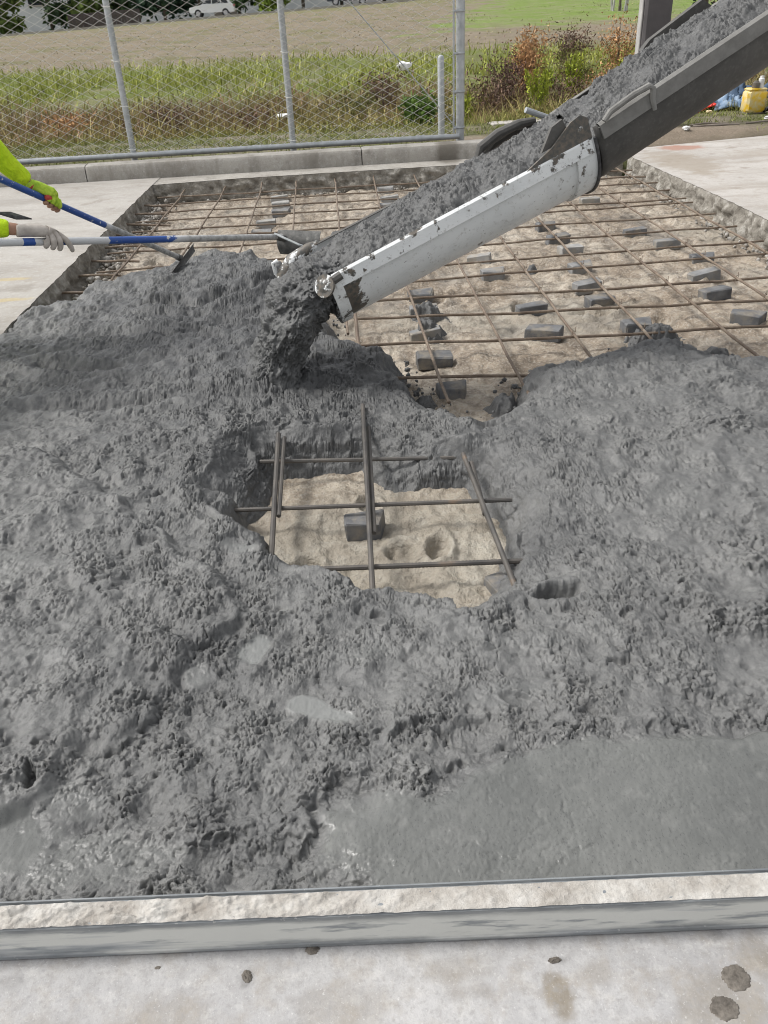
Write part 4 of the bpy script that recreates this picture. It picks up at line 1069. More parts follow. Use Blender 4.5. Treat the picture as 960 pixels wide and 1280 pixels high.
hd = MB().tube([fh+dA*-.04-uA*.02, fh-dA*.0+uA*.035, fh+dA*.10+uA*.055, fh+dA*.22+uA*.05, fh+dA*.30+uA*.03], [.020, .024, .024, .022, .016], 10)
hd.tube([fh+dA*.0-uA*.02+lA*.03, fh+dA*.08+uA*.01+lA*.05, fh+dA*.20+uA*.02+lA*.05, fh+dA*.30+uA*.0+lA*.02], [.022, .026, .026, .02], 10)
hd.build('handle', M['chute_dark'], lower)
ph = B0+lB*(RB+.01)+dB*-.02
MB().tube([ph-uB*.02, ph-dB*.10+uB*.085], .0135, 10).build('locking_pin', M['galv'], upper)
plate([B0+lB*(RB+.02)+dB*.52+uB*.0, B0+lB*(RB+.02)+dB*.50+uB*.012, B0+lB*(RB+.02)+dB*.56+uB*.035, B0+lB*(RB+.02)+dB*.86+uB*.055, B0+lB*(RB+.02)+dB*.9+uB*.0], .03, lB, 'side_plate', M['chute_dark'], upper)

# concrete sliding down the chute
def fill(O, d, l, u_, R_, s0, s1, name, lab, seed, dome, back=0):
    ns = int((s1-s0)/.0042); nl = 120; s = np.linspace(s0, s1, ns); tt = np.linspace(-1, 1, nl)
    S, T = np.meshgrid(s, tt, indexing='ij'); S = S.ravel(); T = T.ravel()
    L_ = lumps(S*.9+seed, T*R_, 200+seed, .9)*1.9+lumps(S+seed, T*R_, 220+seed, .55)*.9+.012*fbm(S*9+seed, T*2.2, 210+seed, 3)
    ed = np.clip(1-np.abs(T)**6, 0, 1)
    hgt = dome(S)*(1-np.abs(T)**np.where(T > 0, 5, 2.2))-.026*(np.abs(T)**np.where(T > 0, 12, 4))+L_*(.5+.5*ed)-.005
    lat = T*(R_-.010); V = np.array(O)[None]+np.outer(S, d)+np.outer(lat, l)+np.outer(hgt, u_)
    V += np.outer(.004*perlin(S*40, T*10, 5), d)
    o = link(name, mesh_np(name, V, grid_faces(ns, nl), True, None, {'rough': np.full(len(V), 1.0), 'fresh': np.full(len(V), .75)}), M['wet'])
    tag(o, lab, 'wet concrete', kind='stuff')
fill(A0, dA, lA, uA, RA, -.05, LA+.03, 'chute_concrete', 'lumpy wet concrete sliding down the white lower chute section', 3, lambda S: np.interp(S, [-.05, 0.0, .2, .8, 1.3], [-.11, -.035, .028, .055, .065]))
fill(B0, dB, lB, uB, RB, -.06, LB_-.06, 'chute_concrete', 'lumpy wet concrete sliding down the dark upper chute section', 7, lambda S: np.interp(S, [0, .4, 2], [.045, .055, .06]))
# stream dropping from the discharge end onto the pile
n = 105; nt_ = 210; V = []; U_ = []
c0 = A0-uA*.085+dA*.09
def cpos(t):
    if t < .2: return c0-dA*(.12*t/.2)
    q = (t-.2)/.8; p = c0-dA*.12
    return Vector((p.x-.30*q, p.y-.16*q, p.z-.10*q-.50*q*q))
for i in range(n*2+1):
    t = i/(n*2); c = cpos(t); tg = (cpos(min(1, t+.02))-cpos(max(0, t-.02))).normalized()
    ax2 = tg.cross(lA).normalized()
    wa = float(np.interp(t, [0, .2, .45, .75, 1], [.205, .235, .225, .18, .20])); wb = float(np.interp(t, [0, .2, .45, .75, 1], [.08, .12, .13, .12, .14]))
    for j in range(nt_):
        th = 2*math.pi*j/nt_
        V.append((c+lA*(wa*math.cos(th))+ax2*(wb*math.sin(th)))[:]); U_.append((t*.85, th*wa, wa))
V = np.array(V); U_ = np.array(U_)
cc = V.reshape(-1, nt_, 3).mean(1, keepdims=True); nr = (V.reshape(-1, nt_, 3)-cc); nr /= np.linalg.norm(nr, axis=2, keepdims=True); nr = nr.reshape(-1, 3)
Lp = lumps(U_[:, 0], np.abs(U_[:, 1]-math.pi*U_[:, 2]), 300, .85)+.5*lumps(U_[:, 0]+3, np.abs(U_[:, 1]-math.pi*U_[:, 2]), 320, .5)
V = V+nr*(Lp*1.7+.026*fbm(U_[:, 0]*9, np.abs(U_[:, 1]-math.pi*U_[:, 2])*9, 310, 3)+.010*(perlin(V[:, 0]*16, V[:, 2]*16, 311)))[:, None]
i_ = np.arange((n*2+1)*nt_).reshape(-1, nt_); j_ = np.roll(i_, -1, 1)
F = np.stack([i_[:-1], j_[:-1], j_[1:], i_[1:]], -1).reshape(-1, 4)
o = link('falling_concrete', mesh_np('falling_concrete', V, F, True, None, {'rough': np.ones(len(V)), 'fresh': np.full(len(V), .72)}), M['wet'])
tag(o, 'wet concrete pouring off the end of the white chute onto the pile', 'wet concrete', kind='stuff')

# ------------------------------------------------------------------ concrete rakes
def pole(name, a_, b_, r, bluef, metalf, parent):
    a_, b_ = Vector(a_), Vector(b_); n = 160; mb = MB(); mb.tube([a_.lerp(b_, i/n) for i in range(n+1)], r, 12)
    o = mb.build(name, M['pole'], parent)
    k = len(o.data.vertices); L = (b_-a_).length
    sv = np.repeat(np.arange(n+1)/n*L, 12)
    for nm, f in (('blue', bluef), ('metal', metalf)):
        at_ = o.data.attributes.new(nm, 'FLOAT', 'POINT'); at_.data.foreach_set('value', np.array([f(s) for s in sv], np.float32))
    return o
def curved_blade(c, wdir, updir, fdir, wd, ht, curve, name, parent):
    c = Vector(c); wdir = Vector(wdir).normalized(); fdir = Vector(fdir).normalized(); updir = Vector(updir).normalized()
    nx, nz = 16, 8; V = []
    for sgn in (0, 1):
        for i in range(nx+1):
            for j in range(nz+1):
                u = (i/nx-.5)*wd; v = j/nz
                p = c+wdir*u+updir*(v*ht)+fdir*(curve*(1-(2*v-1)**2)-sgn*.004)
                V.append(p[:])
    m_ = (nx+1)*(nz+1); F = []
    for i in range(nx):
        for j in range(nz):
            a_ = i*(nz+1)+j; q = (a_, a_+1, a_+nz+2, a_+nz+1); F.append(q); F.append(tuple(x+m_ for x in q[::-1]))
    for i in range(nx):
        for j in (0, nz):
            a_ = i*(nz+1)+j; b_ = a_+nz+1; F.append((a_, b_, b_+m_, a_+m_))
    for j in range(nz):
        for i in (0, nx):
            a_ = i*(nz+1)+j; b_ = a_+1; F.append((a_, b_, b_+m_, a_+m_))
    return MB().add(V, F).build(name, M['blade'], parent)
H1 = Vector((-1.556, 4.70, .695)); E1 = Vector((-1.136, 5.771, .10)); a1 = (E1-H1).normalized()
H2 = Vector((-1.464, 4.30, .570)); E2 = Vector((-.416, 5.50, .259)); a2 = (E2-H2).normalized()
rk = empty('concrete_rake', E1, 'blue painted rake with a narrow blade resting on the far left of the pile', 'rake')
P0 = H1-a1*1.15
pole('handle', P0, E1, .0175, lambda s: .70 if s < 1.62 else (.3 if s < 1.70 else 0), lambda s: float(np.clip((s-1.66)/.05, 0, 1)), rk)
curved_blade((-1.125, 5.75, .035), (.111, .292, .10), (0, -.15, 1), (-.9, .35, 0), .42, .055, .008, 'blade', rk)
MB().tube([E1-a1*.03, E1+a1*.02], .022, 10).build('socket', M['blade'], rk)
rk2 = empty('concrete_rake', E2, 'white and blue painted rake whose curved blade touches the chute\'s far side', 'rake')
P0 = H2-a2*.85; L2 = (E2-P0).length
def blue2(s):
    t = s-.85
    if -.15 < t < -.085: return .8
    if .055 < t < .085: return .8
    if .33 < t < .70: return .74
    if .70 < t < .78: return .5
    return .08
pole('handle', P0, E2, .0185, blue2, lambda s: float(np.clip((s-.85-.78)/.1, 0, .9)), rk2)
curved_blade((-.30, 5.49, .14), (.212, -.09, 0), (0, .12, 1), (-.5, -.9, .0), .30, .15, .03, 'blade', rk2)
MB().tube([E2-a2*.05, E2+a2*.09+Vector((0, 0, -.02))], .020, 10).build('socket', M['blade'], rk2)
MB().tube([E2-a2*.06+Vector((0, 0, .02)), Vector((-.30, 5.36, .235)), Vector((-.22, 5.37, .20)), Vector((-.19, 5.42, .19))], .008, 8).build('brace_rod', M['galv'], rk2)
# a trowel held low behind the lower sleeve
tr = empty('trowel', (-1.72, 4.45, .68), 'dark bladed trowel with grey handle poking out above the lower lime sleeve', 'trowel')
MB().tube([(-1.90, 4.40, .76), (-1.82, 4.42, .725), (-1.735, 4.44, .695)], [.018, .020, .014], 10).build('handle', M['galv'], tr)
MB().add([(-1.745, 4.43, .70), (-1.66, 4.47, .655), (-1.60, 4.52, .642), (-1.69, 4.50, .684), (-1.745, 4.43, .694), (-1.66, 4.47, .649), (-1.60, 4.52, .636), (-1.69, 4.50, .678)], [(0, 1, 2, 3), (7, 6, 5, 4), (0, 4, 5, 1), (1, 5, 6, 2), (2, 6, 7, 3), (3, 7, 4, 0)]).build('blade', M['black'], tr, smooth=False)

# ------------------------------------------------------------------ the two workers (only arms reach into the picture)
def skin(name, verts, edges, radii, mat, parent, roots=(0,), sub=2):
    me = bpy.data.meshes.new(name); me.from_pydata([tuple(v) for v in verts], edges, []); me.update()
    o = link(name, me, mat, parent)
    md = o.modifiers.new('skin', 'SKIN'); md.use_smooth_shade = True
    lay = me.skin_vertices[0] if len(me.skin_vertices) else None
    if lay is None:
        bpy.context.view_layer.objects.active = o
    for i, r in enumerate(radii):
        lay.data[i].radius = (r, r) if not isinstance(r, tuple) else r
        lay.data[i].use_root = i in roots
    sb = o.modifiers.new('sub', 'SUBSURF'); sb.levels = sub; sb.render_levels = sub
    return o
def chain(chains):
    """chains: list of lists of (point, radius); equal points are shared"""
    V = []; Rr = []; E_ = []; roots = []; key = {}
    for ch_ in chains:
        prev = None
        for (p, r) in ch_:
            k = tuple(round(c, 4) for c in p)
            if k not in key: key[k] = len(V); V.append(Vector(p)); Rr.append(r)
            if prev is not None and (prev, key[k]) not in E_: E_.append((prev, key[k]))
            prev = key[k]
    return V, E_, Rr
def glove(name, wrist, p0, axis, upv, camv, mat, parent, s=1.0, bare=None, index_out=False):
    """hand gripping a pole from above: palm over the pole, four unequal fingers round its near side, thumb on the far side"""
    wrist, p0 = Vector(wrist), Vector(p0)
    def q(a_, u_, c_): return p0+axis*(a_*s)+upv*(u_*s)+camv*(c_*s)
    pm = q(-.035, .048, .004); k0 = [q(.038, .030, .016), q(.016, .036, .019), q(-.006, .036, .018), q(-.026, .030, .014)]
    w0 = wrist+(wrist-pm).normalized()*.045
    body = [[(w0, .031*s), (wrist, .029*s), (wrist.lerp(pm, .55), .031*s), (pm, (.037*s, .030*s)), (q(.004, .040, .010), (.030*s, .024*s)), (k0[1], .0145*s)],
            [(pm, (.037*s, .030*s)), (k0[3], .0125*s)], [(q(.004, .040, .010), (.030*s, .024*s)), (k0[0], .014*s)], [(pm, (.037*s, .030*s)), (k0[2], .014*s)]]
    fing = []
    ln = [1.0, 1.08, 1.0, .80]
    for i, kk in enumerate(k0):
        ao = [.026, .016, .006, -.004][i]
        if index_out and i == 0:
            f_ = [(kk, .014*s), (kk+(axis*.022+camv*.018-upv*.022)*s, .0145*s), (kk+(axis*.044+camv*.016-upv*.050)*s, .0130*s), (kk+(axis*.058+camv*.008-upv*.074)*s, .0100*s)]
        else:
            f_ = [(kk, (.017, .017, .0165, .015)[i]*s), (kk+(axis*ao*.5+camv*.020*ln[i]-upv*.026*ln[i])*s, .0150*s), (kk+(axis*ao+camv*.012-upv*.056*ln[i])*s, .0138*s), (kk+(axis*ao*1.1-camv*.008-upv*.068*ln[i])*s, .0110*s)]
        fing.append(f_)
    th = [(wrist.lerp(pm, .6), .031*s), (q(-.020, .020, -.030), .0155*s), (q(.010, .004, -.034), .0130*s), (q(.034, -.012, -.024), .0095*s)]
    ch_ = body+[th]
    if bare is None: ch_ = ch_+fing
    V, E_, Rr = chain(ch_)
    g_ = skin(name, V, E_, Rr, mat, parent, (1,), 2)
    if bare is not None:
        for i, f_ in enumerate(fing):
            cut = [f_[0], f_[1], f_[2]] if True else f_
            V, E_, Rr = chain([[(f_[0][0], f_[0][1]), (f_[1][0], f_[1][1]*1.05), (f_[1][0].lerp(f_[2][0], .55), f_[2][1]*1.1)]])
            skin('glove_finger', V, E_, Rr, mat, g_, (0,), 2)
            V, E_, Rr = chain([[(f_[1][0].lerp(f_[2][0], .35), f_[2][1]*.98), (f_[2][0], f_[2][1]), (f_[3][0], f_[3][1])]])
            skin('fingertip', V, E_, Rr, bare, g_, (0,), 2)
    return g_
def person(loc, label, pel, che, nck, hed, shA, elA, wrA, slA, shB, elB, wrB, feet):
    pr = empty('person', loc, label, 'person')
    V3 = Vector
    pel, che, nck, hed, shA, elA, wrA, slA, shB, elB, wrB = map(V3, (pel, che, nck, hed, shA, elA, wrA, slA, shB, elB, wrB))
    kn = []; hp = []
    for (fx, fy_, ox, oy) in feet:
        h_ = pel+V3((ox, oy, -.06)); f_ = V3((fx, fy_, .09)); hp.append(h_); kn.append(h_.lerp(f_, .52)+V3((.06, .02, 0)))
    legs = []; tro = []
    for i, (fx, fy_, ox, oy) in enumerate(feet):
        legs.append([(pel, .13), (hp[i], .085), (kn[i], .058), (V3((fx, fy_, .10)), .040), (V3((fx+.10, fy_+.05, .04)), .035)])
        tro.append([(pel+V3((0, 0, .03)), .155), (hp[i], .105), (kn[i], .080), (V3((fx, fy_, .14)), .072)])
    def arm(sh, el, wr, k): return [(che, .13), (sh, .062), (el, .046), (el.lerp(wr, .3), .045), (wr, .029)]
    hd = (hed-nck).normalized()
    V, E_, Rr = chain([[(pel, .13), (pel.lerp(che, .5), .125), (che, .13), (nck, .058), (nck.lerp(hed, .45), .060), (hed-hd*.02, .082), (hed+hd*.07, .078)], arm(shA, elA, wrA, 0), arm(shB, elB, wrB, 0)]+legs)
    skin('body', V, E_, Rr, M['skin'], pr, (0,), 2)
    fwd = V3((hed.x-pel.x, hed.y-pel.y, 0)).normalized()
    fc = hed+fwd*.085
    sd_ = fwd.cross(V3((0, 0, 1)))
    V, E_, Rr = chain([[(fc-fwd*.02+V3((0, 0, .02)), .011), (fc+fwd*.012-V3((0, 0, .015)), .014)]]); skin('nose', V, E_, Rr, M['skin'], pr, (0,), 2)
    for s_ in (-1, 1):
        MB().tube([fc+sd_*(.032*s_)+V3((0, 0, .025))-fwd*.012, fc+sd_*(.032*s_)+V3((0, 0, .025))+fwd*.0], [.012, .008], 10).build('eye', M['black'], pr)
        V, E_, Rr = chain([[(hed+sd_*.085*s_+V3((0, 0, .03)), .014), (hed+sd_*.09*s_-V3((0, 0, .03)), .012)]]); skin('ear', V, E_, Rr, M['skin'], pr, (0,), 1)
    MB().tube([fc-sd_*.025-V3((0, 0, .05))-fwd*.012, fc-V3((0, 0, .052))-fwd*.004, fc+sd_*.025-V3((0, 0, .05))-fwd*.012], .006, 8).build('mouth', M['red'], pr)
    # hard hat
    hv = MB(); c = hed+V3((0, 0, .075)); rings = [(.135, -.012), (.135, -.004), (.112, .0), (.110, .035), (.095, .075), (.06, .103), (.0, .114)]
    k = 20
    for (r_, z_) in rings:
        for i in range(k):
            t = 2*math.pi*i/k; hv.v.append((c.x+r_*math.cos(t), c.y+r_*math.sin(t), c.z+z_))
    for j in range(len(rings)-1):
        for i in range(k):
            q = (i+1) % k; hv.f.append((j*k+i, j*k+q, (j+1)*k+q, (j+1)*k+i))
    hv.build('hard_hat', M['hat'], pr)
    mid = lambda a_, b_, t: a_.lerp(b_, t)
    wv = V3((rnd.uniform(-.012, .012), 0, .012))
    V, E_, Rr = chain([[(pel+V3((0, 0, .04)), .165), (pel.lerp(che, .5), .16), (che, .165), (nck-hd*.02, .075)],
        [(che, .165), (shA, .088), (mid(shA, elA, .5), .078), (elA, .074), (mid(elA, slA, .3)+wv, .066), (mid(elA, slA, .65)-wv*.4, .057), (mid(elA, slA, .9), .048), (slA, .043)],
        [(che, .165), (shB, .088), (mid(shB, elB, .5), .078), (elB, .074), (mid(elB, wrB, .6), .056), (mid(elB, wrB, .9), .045)]])
    skin('shirt', V, E_, Rr, M['lime'], pr, (0,), 2)
    V, E_, Rr = chain(tro); skin('trousers', V, E_, Rr, M['denim'], pr, (0,), 2)
    for i, (fx, fy_, ox, oy) in enumerate(feet):
        f2 = V3((fwd.x*.17, fwd.y*.17, 0))
        V, E_, Rr = chain([[(V3((fx, fy_, .24)), .062), (V3((fx, fy_, .10)), .066), (V3((fx, fy_, .055))+f2*.5, .052), (V3((fx, fy_, .045))+f2, .044)]])
        skin('boot', V, E_, Rr, M['boot'], pr, (0,), 2)
    return pr
wr1 = Vector((-1.606, 4.645, .785)); wr2 = Vector((-1.552, 4.235, .645))
B1 = H1-a1*.72; B2 = H2-a2*.62
p1 = person((-2.42, 4.5, 0), 'person in a lime yellow sleeve gripping the blue pole with a lime glove', (-2.45, 4.45, .92), (-2.28, 4.55, 1.27), (-2.18, 4.6, 1.45), (-2.12, 4.64, 1.60),
            (-2.04, 4.46, 1.36), (-1.80, 4.52, 1.075), wr1, wr1.lerp(Vector((-1.80, 4.52, 1.075)), .04), (-2.40, 4.72, 1.38), (-2.36, 4.35, 1.15), B1+Vector((-.05, -.03, .08)), [(-2.35, 4.30, .06, -.09), (-2.55, 4.72, -.05, .09)])
p2 = person((-2.7, 3.5, 0), 'person in a lime sleeve gripping the white pole with an off white glove', (-2.72, 3.50, .90), (-2.45, 3.72, 1.16), (-2.30, 3.84, 1.28), (-2.22, 3.92, 1.39),
            (-2.22, 3.98, 1.10), (-1.95, 4.11, .735), wr2, wr2.lerp(Vector((-1.95, 4.11, .735)), .13), (-2.42, 3.50, 1.20), (-2.32, 3.45, .92), B2+Vector((-.05, -.03, .08)), [(-2.55, 3.35, .08, -.08), (-2.85, 3.75, -.06, .08)])
upc = Vector((0, 0, 1)); 
def gbasis(ax):
    cv = Vector((-ax.x*0, -1, 0)); cv = (cv-ax*cv.dot(ax)).normalized(); uv = ax.cross(cv); 
    if uv.z < 0: uv = -uv
    return uv.normalized(), cv
cam_side = Vector((.18, -1, .15))
def gb(ax):
    cv = (cam_side-ax*cam_side.dot(ax)).normalized(); uv = cv.cross(ax)
    if uv.z < 0: uv = -uv
    return uv.normalized(), cv
uv, cv = gb(a1)
g1 = glove('glove', wr1, H1, a1, uv, cv, M['glove_lime'], p1, 1.0, bare=M['skin'])
V, E_, Rr = chain([[(wr1+(wr1-Vector((-1.80, 4.52, 1.075))).normalized()*-.012, .037), (wr1+(H1-wr1)*.16, .034)]]); skin('cuff_band', V, E_, Rr, M['red'], g1, (0,), 2)
V, E_, Rr = chain([[(H1-a1*.055+uv*.018+cv*.02, .016), (H1-a1*.03+uv*.014+cv*.026, .019), (H1-a1*.012+uv*.012+cv*.022, .014)]]); skin('palm_patch', V, E_, Rr, M['red'], g1, (0,), 2)
glove('glove', B1+Vector((-.05, -.03, .08)), B1, a1, uv, cv, M['glove_lime'], p1, 1.0)
uv, cv = gb(a2)
g2 = glove('glove', wr2.lerp(H2, .05), H2, a2, uv, cv, M['glove_white'], p2, 1.12, index_out=True)
glove('glove', B2+Vector((-.05, -.03, .08)), B2, a2, uv, cv, M['glove_white'], p2, 1.05)

# ------------------------------------------------------------------ vegetation
def leaf_mesh(name, P, D, Wd, colr, mat, parent=None, seed=0):
    """P roots (n,3), D tip offsets (n,3), Wd widths: tapered bent blades of 3 triangles"""
    rs = np.random.default_rng(seed); n = len(P)
    side = np.cross(D, rs.normal(size=(n, 3))); side /= np.linalg.norm(side, axis=1)[:, None]+1e-9
    side = side*Wd[:, None]*.5
    bend = rs.normal(size=(n, 3))*np.linalg.norm(D, axis=1)[:, None]*.13
    m1 = P+D*.55+bend
    V = np.stack([P-side, P+side, m1-side*.8, m1+side*.8, P+D], 1).reshape(-1, 3)
    b = np.arange(n)*5
    F = np.concatenate([np.stack([b, b+1, b+3], 1), np.stack([b, b+3, b+2], 1), np.stack([b+2, b+3, b+4], 1)])
    C = np.repeat(colr, 5, axis=0)
    return link(name, mesh_np(name, V, F, False, C), mat, parent)
rs = np.random.default_rng(3)
def hues(n, a, b, k=.25, seed=0):
    r = np.random.default_rng(seed); t = r.random((n, 1)); c = np.array(a)*(1-t)+np.array(b)*t
    return np.clip(c*(1+r.normal(size=(n, 1))*k), .01, .9)
def patch(name, n, xr, yr, hr, wd, ca_, cb_, label, seed, lean=.35, dens=None, cat='grass'):
    r = np.random.default_rng(seed); x = r.uniform(xr[0], xr[1], n); y = r.uniform(yr[0], yr[1], n)
    if dens is not None:
        keep = r.random(n) < dens(x, y); x = x[keep]; y = y[keep]; n = len(x)
    h = r.uniform(hr[0], hr[1], n); D = np.stack([r.normal(size=n)*lean*h, r.normal(size=n)*lean*h, h], 1)
    P = np.stack([x, y, terrain(x, y)-.01], 1)
    return tag(leaf_mesh(name, P, D, np.full(n, wd)*r.uniform(.6, 1.3, n), hues(n, ca_, cb_, .22, seed+1), M['leaf'], None, seed+2), label, cat, kind='stuff')
pn = lambda x, y, s, f=1.0: perlin(x*f, y*f, s)
patch('verge_grass', 26000, (-5.5, 7.5), (10.45, 13.3), (.025, .075), .008, (.10, .13, .035), (.22, .235, .075), 'short patchy grass between fence and ditch', 11, .5, lambda x, y: np.clip(.25+1.2*sstep(-.2, .5, pn(x, y, 3, 1.3))*sstep(10.45, 11.2, y)-np.clip(gs(x, y, 3.8, 10.8, .9, .45)+gs(x, y, 2.0, 10.9, .8, .35), 0, 1)*1.2, 0, 1))
patch('lip_grass', 9000, (-7, 8), (12.6, 14.2), (.06, .20), .013, (.13, .15, .04), (.26, .24, .09), 'yellowing grass along the near lip of the ditch', 21, .4, lambda x, y: sstep(-.3, .3, pn(x, y, 5, .9)))
patch('ditch_weeds', 22000, (-9, 9.5), (13.6, 19.8), (.18, .60), .020, (.12, .115, .042), (.32, .28, .12), 'tangled olive and brown weeds filling the ditch', 31, .45, lambda x, y: sstep(-.5, .2, pn(x, y, 6, .6)+.5*pn(x, y, 7, 1.7)))
patch('dry_weeds', 17000, (-9, 9.5), (14.0, 20.6), (.14, .52), .018, (.12, .08, .055), (.31, .22, .145), 'dry brown dead weeds in the ditch', 41, .55, lambda x, y: sstep(-.25, .25, pn(x, y, 9, .7)+.3*pn(x, y, 7, 2)))
patch('bank_grass', 26000, (-13, 15), (20.0, 26.0), (.10, .34), .022, (.16, .20, .035), (.33, .35, .10), 'tall bright green grass along the far bank of the ditch', 51, .35, lambda x, y: sstep(-.55, .1, pn(x, y, 10, .5)+.4*pn(x, y, 11, 1.4))*np.clip((25.8-y)/3.6, 0, 1)*np.clip((y-20)/1.4, 0, 1))
patch('field_tufts', 16000, (-26, 24), (25, 64), (.02, .07), .04, (.17, .165, .075), (.30, .26, .17), 'sparse dry tufts over the bare brown field', 61, .7, lambda x, y: sstep(.0, .5, pn(x, y, 12, .35)+.4*pn(x, y, 13, 1.1)))
def bush(name, cx, cy, rx, rz_, n, lw, ca_, cb_, label, cat, group, seed, lean=.5, stalk=False):
    r = np.random.default_rng(seed); b = float(terrain(np.array([cx]), np.array([cy]))[0])
    root = empty(name, (cx, cy, b), label, cat, group)
    st_ = MB(); tips = []
    for k in range(9 if not stalk else 6):
        a_ = r.uniform(0, 6.28); q = r.uniform(.1, .8)*rx
        tip = (cx+q*math.cos(a_), cy+q*math.sin(a_), b+rz_*r.uniform(.6, 1.0)); tips.append(tip)
        st_.tube([(cx+.1*q*math.cos(a_), cy+.1*q*math.sin(a_), b-.05), (cx+.5*q*math.cos(a_), cy+.5*q*math.sin(a_), b+rz_*.45), tip], [.010, .007, .003], 5)
    st_.build('stem', M['bark'], root)
    t = np.array(tips)[r.integers(0, len(tips), n)]; f = r.random(n)**.6
    base = np.array([cx, cy, b]); P = base+(t-base)*f[:, None]+r.normal(size=(n, 3))*np.array([rx*.22, rx*.22, rz_*.10])*(1 if not stalk else .45)
    P[:, 2] = np.maximum(P[:, 2], b+.01)
    D = r.normal(size=(n, 3)); D[:, 2] = np.abs(D[:, 2])*.8+(.6 if stalk else .2); D /= np.linalg.norm(D, axis=1)[:, None]; D *= (lw*3.2*r.uniform(.6, 1.3, n))[:, None]
    leaf_mesh('foliage', P, D, np.full(n, lw), hues(n, ca_, cb_, .25, seed+5), M['leaf'], root, seed+9)
    return root
bush('bush', 1.16, 13.55, .38, .40, 900, .035, (.045, .085, .018), (.10, .17, .035), 'rounded fresh green bush seen through the mesh near the fence\'s end', 'bush', None, 71)
OR = ((.25, .14, .065), (.38, .235, .12)); BR = ((.075, .050, .040), (.16, .105, .075)); YG = ((.16, .22, .025), (.34, .38, .06)); PU = ((.055, .032, .030), (.11, .065, .055)); OL = ((.07, .085, .025), (.17, .17, .055))
BU = [
 (3.75, 17.2, .32, .95, YG, 'yellow green weed nearest the end post on its right', 'weed', 1),
 (6.6, 16.6, .3, 1.0, YG, 'yellow green weed rising just over the chute\'s edge', 'weed', 1),
 (5.0, 19.6, .5, .8, OL, 'olive shrub between the two orange shrubs', 'weed', 0),
 (4.35, 20.6, .5, .9, OR, 'faded orange shrub beside the leftmost rust orange one', 'dead shrub', 0),
 (6.3, 20.8, .7, .95, OR, 'wide rust coloured shrub at the top of the ditch, left of the dark post', 'dead shrub', 0),
 (6.9, 19.0, .6, .9, BR, 'brown twiggy shrub low beside the dark post', 'dead shrub', 0),
 (5.2, 20.9, .55, .8, BR, 'brown shrub on the bank between two orange ones', 'dead shrub', 0),
 (3.5, 19.2, .5, .9, PU, 'purple brown shrub just right of the end post', 'dead shrub', 0),
 (5.9, 18.2, .28, 1.3, YG, 'slim tall yellow green weed in the middle of the orange shrubs', 'weed', 1),
 (4.6, 18.2, .35, 1.0, YG, 'yellow green weed left of the tallest one', 'weed', 1),
 (7.2, 21.4, .5, 1.0, YG, 'yellow green weed high on the bank by the dark post', 'weed', 1),
 (4.05, 20.0, .45, .85, OR, 'rust orange dead shrub left of the dark post, nearest the fence\'s end', 'dead shrub', 0),
 (5.6, 19.0, .55, .62, OR, 'rust orange dead shrub half way between fence end and dark post', 'dead shrub', 0),
 (7.35, 19.6, .75, .85, OR, 'broad orange dead shrub just left of the dark post', 'dead shrub', 0),
 (4.4, 17.6, .7, .75, BR, 'brown leafless shrub on the near side of the orange shrubs', 'dead shrub', 0),
 (3.0, 18.0, .7, .8, BR, 'brown shrub straight behind the end post of the fence', 'dead shrub', 0),
 (8.9, 21.6, .55, 1.35, PU, 'tall purple brown shrub pressed against the dark post', 'dead shrub', 0),
 (4.9, 16.0, .25, .95, YG, 'yellow green stalky weed standing before the orange shrubs', 'weed', 1),
 (5.55, 16.4, .30, 1.15, YG, 'tallest yellow green weed left of the dark post', 'weed', 1),
 (2.2, 16.0, .25, .62, YG, 'small yellow green weed right behind the end post', 'weed', 1),
 (6.6, 17.6, .45, .75, YG, 'bushy yellow green weed close above the chute', 'weed', 1),
 (3.6, 16.4, .55, .5, OL, 'low olive weed clump at the far end of the kerb', 'weed', 0),
 (2.2, 17.3, .6, .6, OL, 'olive weed clump between short post and end post', 'weed', 0),
 (.3, 17.2, .7, .62, OL, 'olive weed clump behind the mesh left of the short post', 'weed', 0),
 (-1.5, 17.6, .7, .55, BR, 'brown dead shrub in the ditch behind the middle fence post', 'dead shrub', 0),
 (-3.4, 18.4, .7, .6, BR, 'brown dead shrub in the ditch behind the leftmost post in view', 'dead shrub', 0),
 (-5.4, 18.2, .8, .55, OR, 'dull orange shrub in the ditch far left behind the mesh', 'dead shrub', 0),
 (.9, 18.9, .6, .7, BR, 'dark brown shrub in the middle of the ditch behind the mesh', 'dead shrub', 0),
]
for i, (bx, by, rx, rz_, (ca_, cb_), lab, cat, stk) in enumerate(BU):
    bush('dead_shrub' if cat == 'dead shrub' else 'weed', bx, by, rx, rz_*1.25, 1150 if rz_ > .6 else 900, .023 if not stk else .024, ca_, cb_, lab, cat, None, 100+i*7, stalk=bool(stk))
